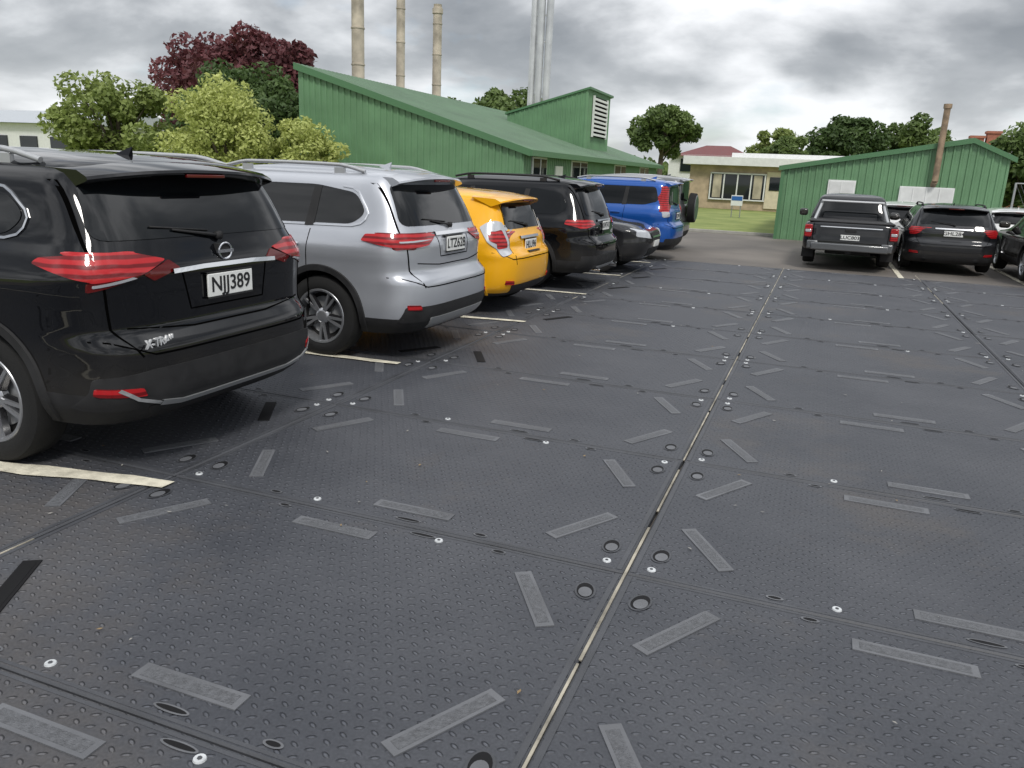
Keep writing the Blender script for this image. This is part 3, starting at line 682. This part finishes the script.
# ------------------------------------------------------------------ buildings
green=mat('green_steel_cladding',(.135,.265,.140),.45,var=.12,vscale=1.2)
groof=mat('green_roof_steel',(.10,.175,.105),.45,var=.15,vscale=.6)
gtrim=mat('green_trim',(.08,.19,.09),.45)
wtrim=mat('white_trim',(.74,.75,.74),.5,var=.06)
def ribbed(mb,A0,A1,B0,B1,nrm,pitch=.24,d=.035,m=0):
    A0,A1,B0,B1,nrm=map(Vector,(A0,A1,B0,B1,nrm)); L=(A1-A0).length; n=max(1,int(L/pitch))
    o=len(mb.v);pr=[]
    for k in range(n):
        for fr,h in((0,0),(.58,0),(.68,1),(.90,1)):
            pr.append(((k+fr)/n,h))
    pr.append((1,0))
    for t,h in pr:
        mb.v.append(tuple(A0.lerp(A1,t)+nrm*d*h)); mb.v.append(tuple(B0.lerp(B1,t)+nrm*d*h))
    for k in range(len(pr)-1):
        mb.f.append((o+2*k,o+2*k+2,o+2*k+3,o+2*k+1)); mb.m.append(m)
def big_shed():
    root=empty('green_corrugated_building'); mb=MB()
    xe,xl,y0,y1,ze,zl=-10.25,-19.7,27.5,52,2.45,5.25
    ribbed(mb,(xl,y0,-.05),(xe,y0,-.05),(xl,y0,zl),(xe,y0,ze),(0,-1,0),.26,.045)
    ribbed(mb,(xe,y1,-.05),(xe,y0,-.05),(xe,y1,ze),(xe,y0,ze),(1,0,0))
    ribbed(mb,(xl,y0,-.05),(xl,y1,-.05),(xl,y0,zl),(xl,y1,zl),(-1,0,0))
    ribbed(mb,(xl,y1,-.05),(xe,y1,-.05),(xl,y1,zl),(xe,y1,ze),(0,1,0))
    mb.obj('walls',[green],root)
    mb=MB(); ex=.35; sl=(zl-ze)/(xe-xl)
    ribbed(mb,(xe+ex,y0-.15,ze-ex*sl+.06),(xe+ex,y1,ze-ex*sl+.06),(xl-.1,y0-.15,zl+.09),(xl-.1,y1,zl+.09),Vector((sl,0,1)).normalized(),.3,.035)
    mb.obj('roof',[groof],root)
    mb=MB()
    v=[(xl-.1,y0-.17,zl-.12),(xe+ex,y0-.17,ze-ex*sl-.14),(xe+ex,y0-.17,ze-ex*sl+.10),(xl-.1,y0-.17,zl+.13)]
    mb.add(v+[(a,b+.05,c) for a,b,c in v],[(0,1,2,3),(7,6,5,4),(3,2,6,7),(0,4,5,1)])
    mb.box((xe+ex+.03,(y0+y1)/2,ze-ex*sl-.02),(.09,y1-y0+.3,.20)); mb.obj('fascia',[gtrim],root)
    mb=MB()
    for yc,w in((29.2,1.6),(34.5,2.4),(42,2.4),(48,2.4)):
        mb.box((xe+.05,yc,1.75),(.06,w,.95),0); mb.box((xe+.085,yc,1.75),(.02,w-.14,.81),1); mb.box((xe+.10,yc,1.75),(.03,.05,.81),0)
    mb.box((xe+.05,31.6,.95),(.06,.95,2.0),0)
    mb.obj('windows',[wtrim,M['glass2']],root)
    mb=MB(); ya,yb,xa,xb,za,zb_=40.1,44.6,-15.9,-11.65,4.5,5.75
    ribbed(mb,(xa,ya,3.4),(xb,ya,2.8),(xa,ya,za),(xb,ya,zb_),(0,-1,0))
    ribbed(mb,(xb,yb,2.8),(xb,ya,2.8),(xb,yb,zb_),(xb,ya,zb_),(1,0,0))
    ribbed(mb,(xa,yb,3.4),(xb,yb,2.8),(xa,yb,za),(xb,yb,zb_),(0,1,0))
    ribbed(mb,(xa,ya,3.4),(xa,yb,3.4),(xa,ya,za),(xa,yb,za),(-1,0,0))
    mb.obj('clerestory_walls',[green],root)
    mb=MB(); v=[(xa-.1,ya-.1,za),(xb+.15,ya-.1,zb_+.03),(xb+.15,yb+.1,zb_+.03),(xa-.1,yb+.1,za)]
    mb.add(v+[(a,b,c+.1) for a,b,c in v],[(3,2,1,0),(4,5,6,7),(0,1,5,4),(1,2,6,5),(2,3,7,6),(3,0,4,7)]); mb.obj('clerestory_roof',[gtrim],root)
    mb=MB(); mb.box((xb+.06,42.3,4.55),(.05,2.7,1.95),1)
    for k in range(9): mb.box((xb+.11,42.3,3.68+k*.215),(.08,2.6,.11),0)
    for s in(-1,1): mb.box((xb+.11,42.3+s*1.33,4.55),(.1,.08,2.0),0)
    mb.obj('louvre',[wtrim,M['seam']],root)
big_shed()
rust=mat('weathered_flue_metal',(.50,.44,.36),.6,.2,var=.35,vscale=1.5)
steel=mat('stainless_flue',(.62,.63,.65),.35,.7,var=.15,vscale=1)
def chimney(name,x,y,r,h,mt,cap=True):
    root=empty(name,(x,y,0)); mb=MB()
    mb.tube((0,0,-.05),(0,0,h),r,r*.94,20)
    for k in range(int(h/1.6)): mb.tube((0,0,1.4+k*1.6),(0,0,1.46+k*1.6),r*1.05,r*1.05,20)
    if cap: mb.tube((0,0,h-.35),(0,0,h-.1),r*1.14,r*1.14,20); mb.tube((0,0,h),(0,0,h+.12),r*.8,r*.9,20)
    mb.obj('flue',[mt],root,True,sharp=40)
chimney('chimney_flue',-21.4,34.6,.31,9.6,rust); chimney('chimney_flue.001',-21.4,38.7,.23,10.7,rust); chimney('chimney_flue.002',-21.4,42.9,.26,10.3,rust)
root=empty('steel_flue_cluster',(-23.3,65.5,0)); mb=MB()
for dx in(-.66,0,.66):
    mb.tube((dx,0,-.05),(dx,abs(dx)*.3,19),.29,.29,18)
for k in range(9): mb.box((0,.1,2+k*2),(1.9,.12,.1))
mb.obj('flues',[steel],root,True,sharp=40)
def right_shed():
    root=empty('green_corrugated_shed'); mb=MB(); y0,y1=26.7,40; xl,xp,xr=-1.3,3.75,4.75; zl,zp,zr=2.1,3.05,2.55
    ribbed(mb,(xl,y0,-.05),(xp,y0,-.05),(xl,y0,zl),(xp,y0,zp),(0,-1,0),.2); ribbed(mb,(xp,y0,-.05),(xr,y0,-.05),(xp,y0,zp),(xr,y0,zr),(0,-1,0),.2)
    ribbed(mb,(xl,y1,-.05),(xl,y0,-.05),(xl,y1,zl),(xl,y0,zl),(-1,0,0)); ribbed(mb,(xr,y0,-.05),(xr,y1,-.05),(xr,y0,zr),(xr,y1,zr),(1,0,0))
    mb.obj('walls',[green],root)
    mb=MB()
    ribbed(mb,(xl-.15,y0-.12,zl+.03),(xl-.15,y1,zl+.03),(xp,y0-.12,zp+.06),(xp,y1,zp+.06),Vector((-.2,0,1)).normalized(),.3)
    ribbed(mb,(xr+.15,y0-.12,zr+.0),(xr+.15,y1,zr+.0),(xp,y0-.12,zp+.06),(xp,y1,zp+.06),Vector((.45,0,1)).normalized(),.3)
    mb.obj('roof',[groof],root)
    mb=MB()
    for (xa,za,xb,zb_) in((xl-.15,zl,xp,zp),(xp,zp,xr+.15,zr)):
        v=[(xa,y0-.13,za-.06),(xb,y0-.13,zb_-.06),(xb,y0-.13,zb_+.08),(xa,y0-.13,za+.08)]
        mb.add(v+[(a,b+.05,c) for a,b,c in v],[(0,1,2,3),(7,6,5,4),(3,2,6,7),(0,4,5,1)])
    mb.box((xl-.02,y0-.03,1.0),(.1,.1,2.1)); mb.obj('trim',[gtrim],root)
    mb=MB(); mb.box((.42,y0-.05,1.52),(.78,.06,.62),0); mb.box((.42,y0-.09,1.52),(.68,.02,.52),1); mb.box((.42,y0-.10,1.52),(.03,.03,.52),0)
    mb.box((2.75,y0-.05,1.35),(1.45,.06,.76),0); mb.box((2.75,y0-.085,1.35),(1.39,.02,.70),1)
    for dx in(-.35,0,.35): mb.box((2.75+dx,y0-.10,1.35),(.03,.03,.70),0)
    mb.obj('shuttered_windows',[wtrim,mat('white_blind',(.66,.67,.66),.4,var=.08)],root)
    px=2.9
    mb=MB(); mb.tube((px,y0-.25,1.9),(px,y0-.25,3.95),.085,.085,14); mb.tube((px,y0-.25,3.9),(px,y0-.25,4.02),.11,.11,14)
    mb.tube((px,y0-.25,1.9),(px,y0,1.8),.085,.085,14); mb.box((px,y0-.12,2.6),(.06,.25,.05)); mb.obj('stove_pipe',[mat('rusty_pipe',(.30,.22,.15),.75,.2,var=.4,vscale=5)],root,True,sharp=40)
right_shed()
root=empty('office_building'); mb=MB()
cream=mat('cream_wall',(.64,.57,.42),.8,var=.1)
tan=mat('tan_brick_wall',(.46,.36,.25),.85,var=.2,vscale=3)
cur=mat('window_curtain',(.45,.40,.30),.8,var=.3,vscale=2)
Yb=52.5
mb.box((-1.5,Yb+5,1.3),(13.4,10,2.7),0)
mb.box((-1.5,Yb+4.8,2.85),(14.2,10.8,.50),1)
mb.box((-1.5,Yb+6,3.25),(9,7,.4),1)
mb.box((-5.2,Yb-.06,1.35),(3.4,.08,1.6),3)
for k in range(5): mb.box((-6.85+k*.82,Yb-.12,1.35),(.08,.05,1.6),1)
for k in(0,3): mb.box((-6.44+k*.82,Yb-.105,1.35),(.5,.02,1.4),5)
mb.box((-5.2,Yb-.12,2.13),(3.4,.05,.08),1);mb.box((-5.2,Yb-.12,.55),(3.4,.05,.08),1)
mb.box((-2.3,Yb-.05,1.2),(2.4,.07,2.2),2); mb.box((-2.3,Yb-.1,1.6),(2.0,.05,.8),3); mb.box((-2.3,Yb-.14,1.6),(.07,.04,.8),1)
mb.box((.8,Yb-.05,1.3),(2.6,.07,1.5),1); mb.box((.8,Yb-.1,1.3),(2.4,.05,1.3),3)
mb.obj('walls_and_windows',[tan,wtrim,cream,M['glass2'],wtrim,cur],root,bevel=.01)
root=empty('brick_house'); mb=MB(); mroof=mat('maroon_roof',(.16,.05,.05),.7,var=.2)
mb.box((-11,86,2.0),(8,8,4.1),0)
v=[(-14.6,81.5,3.9),(-7.0,81.5,3.9),(-7.0,90.5,3.9),(-14.6,90.5,3.9),(-12,86,5.1),(-9.6,86,5.1)]
mb.add(v,[(0,1,5,4),(1,2,5),(2,3,4,5),(3,0,4)],1); mb.box((-9,81.9,3),(1.6,.1,1.2),2); mb.box((-13,81.9,3),(1.6,.1,1.2),2)
mb.obj('house',[wtrim,mroof,M['glass2']],root)
root=empty('brick_house.001'); mb=MB(); rb=mat('red_brick',(.36,.14,.09),.85,var=.2)
mb.box((10,61,1.6),(8,8,3.3),0); v=[(5.6,56.6,3.2),(14.4,56.6,3.2),(14.4,65.4,3.2),(5.6,65.4,3.2),(8.6,61,4.7),(11.4,61,4.7)]
mb.add(v,[(0,1,5,4),(1,2,5),(2,3,4,5),(3,0,4)],1)
for x,h in((8.7,5.0),(9.6,5.3)): mb.box((x,61,h-.9),(.75,.7,1.9),0); mb.box((x,61,h+.1),(.9,.85,.15),0)
mb.obj('house',[rb,mat('grey_roof',(.14,.14,.14),.7,var=.15)],root)
root=empty('white_warehouse'); mb=MB(); mb.box((-66,52,1.8),(26,12,3.8),0); v=[(-80,45.5,3.7),(-52,45.5,3.7),(-52,58.5,3.7),(-80,58.5,3.7),(-80,52,5.0),(-52,52,5.0)]
mb.add(v,[(0,1,5,4),(1,2,5),(2,3,4,5),(3,0,4)],1)
for k in range(8): mb.box((-77+k*3.2,45.95,2.2),(1.8,.1,1.1),2)
mb.obj('building',[wtrim,mat('pale_roof',(.42,.45,.48),.5,var=.1),M['glass2']],root)
v=[];f=[];n=90
for k in range(n+1):
    a=math.radians(-10+200*k/n); R_=700
    h=10+7*math.sin(k*.21+1.2)+4*math.sin(k*.53+1)+2*math.sin(k*1.1)+(22*math.sin((k-58)/27*PI) if 58<k<85 else 0); h=max(h,4)
    x,y=R_*math.cos(a),R_*math.sin(a); v+=[(x,y,-2),(x*1.15,y*1.15,h)]
for k in range(n): f.append((2*k,2*k+2,2*k+3,2*k+1))
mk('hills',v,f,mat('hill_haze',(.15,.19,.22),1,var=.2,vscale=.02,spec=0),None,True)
# ------------------------------------------------------------------ trees
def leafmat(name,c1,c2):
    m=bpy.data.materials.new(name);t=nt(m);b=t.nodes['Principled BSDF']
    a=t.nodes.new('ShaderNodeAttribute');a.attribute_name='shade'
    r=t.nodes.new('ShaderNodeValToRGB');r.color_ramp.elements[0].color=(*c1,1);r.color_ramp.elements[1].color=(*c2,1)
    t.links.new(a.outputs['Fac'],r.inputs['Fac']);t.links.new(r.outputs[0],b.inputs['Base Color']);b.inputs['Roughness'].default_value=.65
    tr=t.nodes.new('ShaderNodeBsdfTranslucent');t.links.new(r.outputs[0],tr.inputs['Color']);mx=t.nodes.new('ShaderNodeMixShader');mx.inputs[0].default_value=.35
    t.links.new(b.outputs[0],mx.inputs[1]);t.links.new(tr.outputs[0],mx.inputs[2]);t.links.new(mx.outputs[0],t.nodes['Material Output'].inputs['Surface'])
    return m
bark=mat('bark',(.10,.08,.06),.9,var=.3,vscale=6)
LM=dict(light=leafmat('leaves_light',(.10,.15,.035),(.36,.43,.13)),yell=leafmat('leaves_yellow_green',(.24,.30,.06),(.66,.70,.26)),
 dark=leafmat('leaves_dark',(.028,.06,.018),(.12,.19,.055)),maroon=leafmat('leaves_maroon',(.055,.018,.022),(.24,.08,.09)),mid=leafmat('leaves_mid',(.05,.09,.025),(.20,.28,.085)))
def tree(name,loc,H,rx,ry,mt,seed,zb=.25,clumps=42,leaves=260,ls=.16,shape='round'):
    rng=np.random.default_rng(seed); root=empty(name,(loc[0],loc[1],0))
    zc=H*(zb+1)/2; rz=H*(1-zb)/2
    C=[];
    while len(C)<clumps:
        p=rng.uniform(-1,1,3)
        if shape=='cone': p[:2]*=max(.12,(1-(p[2]+1)/2)*.95)
        d=np.linalg.norm(p) if shape!='cone' else .7
        if d>1 or (shape=='round' and d<.45 and rng.random()<.7): continue
        p=p*rng.uniform(.8,1.06); C.append(p)
    C=np.array(C)*[rx*.84,ry*.84,rz*.88]+[0,0,zc]
    cr=rng.uniform(.16,.34,clumps)*(rx+rz)/2
    sh=rng.uniform(.1,.75,clumps)
    N=clumps*leaves; idx=np.repeat(np.arange(clumps),leaves)
    d=rng.normal(size=(N,3));d/=np.linalg.norm(d,axis=1)[:,None]
    P=C[idx]+d*(cr[idx]*rng.uniform(.45,1.08,N)**.6)[:,None]*[1,1,.8]
    keep=P[:,2]>.1; P=P[keep]; idx=idx[keep]; d=d[keep]
    N=len(P); nrm=rng.normal(size=(N,3))*.8+d*.6+[0,0,.5];nrm/=np.linalg.norm(nrm,axis=1)[:,None]
    a=np.cross(nrm,rng.normal(size=(N,3)));a/=np.linalg.norm(a,axis=1)[:,None];b=np.cross(nrm,a)
    s=(ls*rng.uniform(.5,1.2,N))[:,None]
    V=np.stack([P-a*s,P+b*s*.55,P+a*s,P-b*s*.55],1).reshape(-1,3)
    me=bpy.data.meshes.new('foliage');me.vertices.add(4*N);me.vertices.foreach_set('co',V.ravel());me.loops.add(4*N);me.loops.foreach_set('vertex_index',np.arange(4*N));me.polygons.add(N);me.polygons.foreach_set('loop_start',np.arange(0,4*N,4));me.update(calc_edges=True)
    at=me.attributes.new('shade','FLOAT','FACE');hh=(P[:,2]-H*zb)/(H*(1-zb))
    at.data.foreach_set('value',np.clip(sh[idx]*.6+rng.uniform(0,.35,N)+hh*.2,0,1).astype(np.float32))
    me.materials.append(LM[mt]);o=bpy.data.objects.new('foliage',me);link(o,root)
    mb=MB();tr=max(.08,H*.025);mb.tube((0,0,-.1),(0,0,H*zb+.2),tr*1.3,tr,10);mb.tube((0,0,H*zb+.2),(rx*.05,0,H*.8),tr,tr*.25,8)
    for k in range(9):
        c=Vector(C[k*(clumps//9)]);s0=Vector((0,0,H*(zb*.8)+(c.z-H*zb)*.35));mid=s0.lerp(c,.5)+Vector((0,0,.1*H*.3));mb.tube(s0,mid,tr*.5,tr*.3,6);mb.tube(mid,c,tr*.3,tr*.1,6)
    mb.obj('trunk',[bark],root,True)
    return root
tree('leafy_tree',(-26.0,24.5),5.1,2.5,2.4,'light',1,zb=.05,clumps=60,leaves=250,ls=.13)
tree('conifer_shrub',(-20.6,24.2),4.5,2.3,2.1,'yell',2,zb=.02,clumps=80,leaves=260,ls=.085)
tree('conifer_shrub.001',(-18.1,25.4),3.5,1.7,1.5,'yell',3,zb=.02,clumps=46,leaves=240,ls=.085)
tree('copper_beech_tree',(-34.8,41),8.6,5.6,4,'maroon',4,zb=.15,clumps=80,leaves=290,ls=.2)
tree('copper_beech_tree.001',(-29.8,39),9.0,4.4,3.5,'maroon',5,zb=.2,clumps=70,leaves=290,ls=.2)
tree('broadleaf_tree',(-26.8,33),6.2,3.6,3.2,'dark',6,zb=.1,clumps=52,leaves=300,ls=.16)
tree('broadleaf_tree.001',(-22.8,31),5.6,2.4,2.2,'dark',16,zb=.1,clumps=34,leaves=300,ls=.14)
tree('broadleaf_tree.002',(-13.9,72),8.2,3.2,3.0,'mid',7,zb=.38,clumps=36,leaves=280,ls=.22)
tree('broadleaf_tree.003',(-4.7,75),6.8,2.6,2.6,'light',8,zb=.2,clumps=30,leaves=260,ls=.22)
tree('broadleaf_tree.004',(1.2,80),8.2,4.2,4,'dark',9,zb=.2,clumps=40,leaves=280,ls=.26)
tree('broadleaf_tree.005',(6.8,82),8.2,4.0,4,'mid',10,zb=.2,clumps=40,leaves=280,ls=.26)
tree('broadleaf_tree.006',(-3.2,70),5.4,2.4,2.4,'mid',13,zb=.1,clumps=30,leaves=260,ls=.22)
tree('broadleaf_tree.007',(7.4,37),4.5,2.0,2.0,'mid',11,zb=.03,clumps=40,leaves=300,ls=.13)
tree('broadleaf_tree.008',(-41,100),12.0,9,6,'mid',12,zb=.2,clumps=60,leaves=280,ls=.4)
rng=np.random.default_rng(5)
C=[]
for k in range(170):
    a=rng.uniform(math.radians(25),math.radians(160));r=rng.uniform(150,210);C.append((r*math.cos(a),r*math.sin(a),rng.uniform(.5,3.0),rng.uniform(2,3.5)))
P=[]
for c in C:
    d=rng.normal(size=(200,3));d/=np.linalg.norm(d,axis=1)[:,None];P.append(np.array(c[:3])+d*c[3]*[1.6,1.6,1]*rng.uniform(.6,1,(200,1)))
P=np.concatenate(P);N=len(P);nrm=rng.normal(size=(N,3));a=np.cross(nrm,rng.normal(size=(N,3)));a/=np.linalg.norm(a,axis=1)[:,None];b=np.cross(nrm,a);b/=np.linalg.norm(b,axis=1)[:,None]
V=np.stack([P-a*.6,P+b*.4,P+a*.6,P-b*.4],1).reshape(-1,3)
me=bpy.data.meshes.new('distant_trees');me.vertices.add(4*N);me.vertices.foreach_set('co',V.ravel());me.loops.add(4*N);me.loops.foreach_set('vertex_index',np.arange(4*N));me.polygons.add(N);me.polygons.foreach_set('loop_start',np.arange(0,4*N,4));me.update(calc_edges=True)
at=me.attributes.new('shade','FLOAT','FACE');at.data.foreach_set('value',rng.uniform(.1,.9,N).astype(np.float32));me.materials.append(LM['mid']);link(bpy.data.objects.new('distant_trees',me))
# ------------------------------------------------------------------ fence and sign
root=empty('chain_link_fence');mb=MB();galv=mat('galvanised',(.4,.41,.42),.45,.6)
for k in range(7): mb.tube((4.9+k*2,26.2,-.05),(4.9+k*2,26.2,1.95),.03,.03,8)
for z in(1.93,1.0,.1): mb.tube((4.9,26.2,z),(16.9,26.2,z),.016,.016,6)
for k in range(100):
    x=4.9+k*.11
    for s in(-1,1):
        xa,xb=(x,x+.9) if s>0 else (x+.9,x)
        mb.tube((xa,26.2+s*.004,.1),(xb,26.2+s*.004,1.93),.0035,.0035,3,0,False)
mb.obj('fence_mesh',[galv],root)
root=empty('information_sign',(-4.0,41,0));mb=MB();mb.tube((-.2,0,-.05),(-.2,0,1.0),.025,.025,8,1);mb.tube((.2,0,-.05),(.2,0,1.0),.025,.025,8,1);mb.box((0,-.04,.76),(.55,.03,.5),0);mb.box((0,-.06,.86),(.51,.012,.2),2)
mb.obj('sign_board',[wtrim,galv,mat('sign_blue',(.02,.12,.4),.5)],root)
# ------------------------------------------------------------------ world
w=bpy.data.worlds.new('World');S.world=w;w.use_nodes=True;t=w.node_tree;L=t.links;bg=t.nodes['Background']
sky=t.nodes.new('ShaderNodeTexSky');sky.sky_type='NISHITA';sky.sun_disc=False
EL,AZ=math.radians(50),math.radians(150)
sky.sun_elevation=EL;sky.sun_rotation=AZ
tc=t.nodes.new('ShaderNodeTexCoord');sp=t.nodes.new('ShaderNodeSeparateXYZ');L.new(tc.outputs['Generated'],sp.inputs[0])
def mth(op,a,b=None):
    n=t.nodes.new('ShaderNodeMath');n.operation=op
    for i,q in enumerate((a,b)):
        if q is None: continue
        if isinstance(q,(int,float)): n.inputs[i].default_value=q
        else: L.new(q,n.inputs[i])
    return n.outputs[0]
zz=mth('ADD',mth('MAXIMUM',sp.outputs['Z'],0.0),.33)
cv=t.nodes.new('ShaderNodeCombineXYZ');L.new(mth('DIVIDE',sp.outputs['X'],zz),cv.inputs[0]);L.new(mth('DIVIDE',sp.outputs['Y'],zz),cv.inputs[1]);cv.inputs[2].default_value=1.7
no=t.nodes.new('ShaderNodeTexNoise');no.inputs['Scale'].default_value=1.75;no.inputs['Detail'].default_value=8;no.inputs['Roughness'].default_value=.5;no.inputs['Distortion'].default_value=.15
L.new(cv.outputs[0],no.inputs['Vector'])
cr=t.nodes.new('ShaderNodeValToRGB');e=cr.color_ramp.elements
e[0].position=.38;e[0].color=(.26,.275,.295,1);e[1].position=.60;e[1].color=(.93,.94,.96,1)
x=e.new(.455);x.color=(.38,.395,.415,1);x=e.new(.52);x.color=(.62,.635,.655,1)
L.new(no.outputs['Fac'],cr.inputs['Fac'])
hz=t.nodes.new('ShaderNodeMapRange');hz.inputs['From Min'].default_value=0;hz.inputs['From Max'].default_value=.16;hz.inputs['To Min'].default_value=.5;hz.inputs['To Max'].default_value=0;L.new(sp.outputs['Z'],hz.inputs['Value'])
m1=t.nodes.new('ShaderNodeMix');m1.data_type='RGBA';L.new(hz.outputs[0],m1.inputs[0]);L.new(cr.outputs[0],m1.inputs[6]);m1.inputs[7].default_value=(.76,.79,.82,1)
# the cloud deck is brighter high overhead, around the veiled sun
zb_=t.nodes.new('ShaderNodeMapRange');zb_.inputs['From Min'].default_value=.35;zb_.inputs['From Max'].default_value=.9;zb_.inputs['To Min'].default_value=10;zb_.inputs['To Max'].default_value=19;L.new(sp.outputs['Z'],zb_.inputs['Value'])
sc=t.nodes.new('ShaderNodeVectorMath');sc.operation='SCALE';L.new(zb_.outputs[0],sc.inputs['Scale']);L.new(m1.outputs[2],sc.inputs[0])
# thin spots in the cloud let some blue sky through
n4=t.nodes.new('ShaderNodeTexNoise');n4.inputs['Scale'].default_value=2.6;n4.inputs['Detail'].default_value=6;L.new(cv.outputs[0],n4.inputs['Vector'])
th=t.nodes.new('ShaderNodeMapRange');th.inputs['From Min'].default_value=.60;th.inputs['From Max'].default_value=.72;th.inputs['To Min'].default_value=.93;th.inputs['To Max'].default_value=.45;L.new(n4.outputs['Fac'],th.inputs['Value'])
m2=t.nodes.new('ShaderNodeMix');m2.data_type='RGBA';L.new(th.outputs[0],m2.inputs[0]);L.new(sky.outputs[0],m2.inputs[6]);L.new(sc.outputs[0],m2.inputs[7])
L.new(m2.outputs[2],bg.inputs['Color']);bg.inputs['Strength'].default_value=.115
sl=bpy.data.lights.new('sun','SUN');sl.energy=1.9;sl.angle=math.radians(11);sl.color=(1,.96,.9);so=bpy.data.objects.new('sun',sl);link(so)
sd=Vector((math.sin(AZ)*math.cos(EL),math.cos(AZ)*math.cos(EL),math.sin(EL)));so.rotation_euler=sd.to_track_quat('Z','Y').to_euler()
# ------------------------------------------------------------------ camera
cam=bpy.data.cameras.new('camera');co=bpy.data.objects.new('camera',cam);link(co);S.camera=co
cam.sensor_width=36;cam.lens=790/1024*36;cam.clip_end=3000;cam.clip_start=.05
yaw,pit,roll=math.radians(20.5),math.radians(15.02),math.radians(-2.5)
fw=Vector((-math.sin(yaw)*math.cos(pit),math.cos(yaw)*math.cos(pit),-math.sin(pit)));rt=Vector((math.cos(yaw),math.sin(yaw),0));up=rt.cross(fw)
r2=rt*math.cos(roll)-up*math.sin(roll);u2=up*math.cos(roll)+rt*math.sin(roll)
Mx=Matrix((r2,u2,-fw)).transposed().to_4x4();Mx.translation=Vector((0,0,1.65));co.matrix_world=Mx
S.view_settings.view_transform='Standard';S.view_settings.look='None';S.view_settings.exposure=0
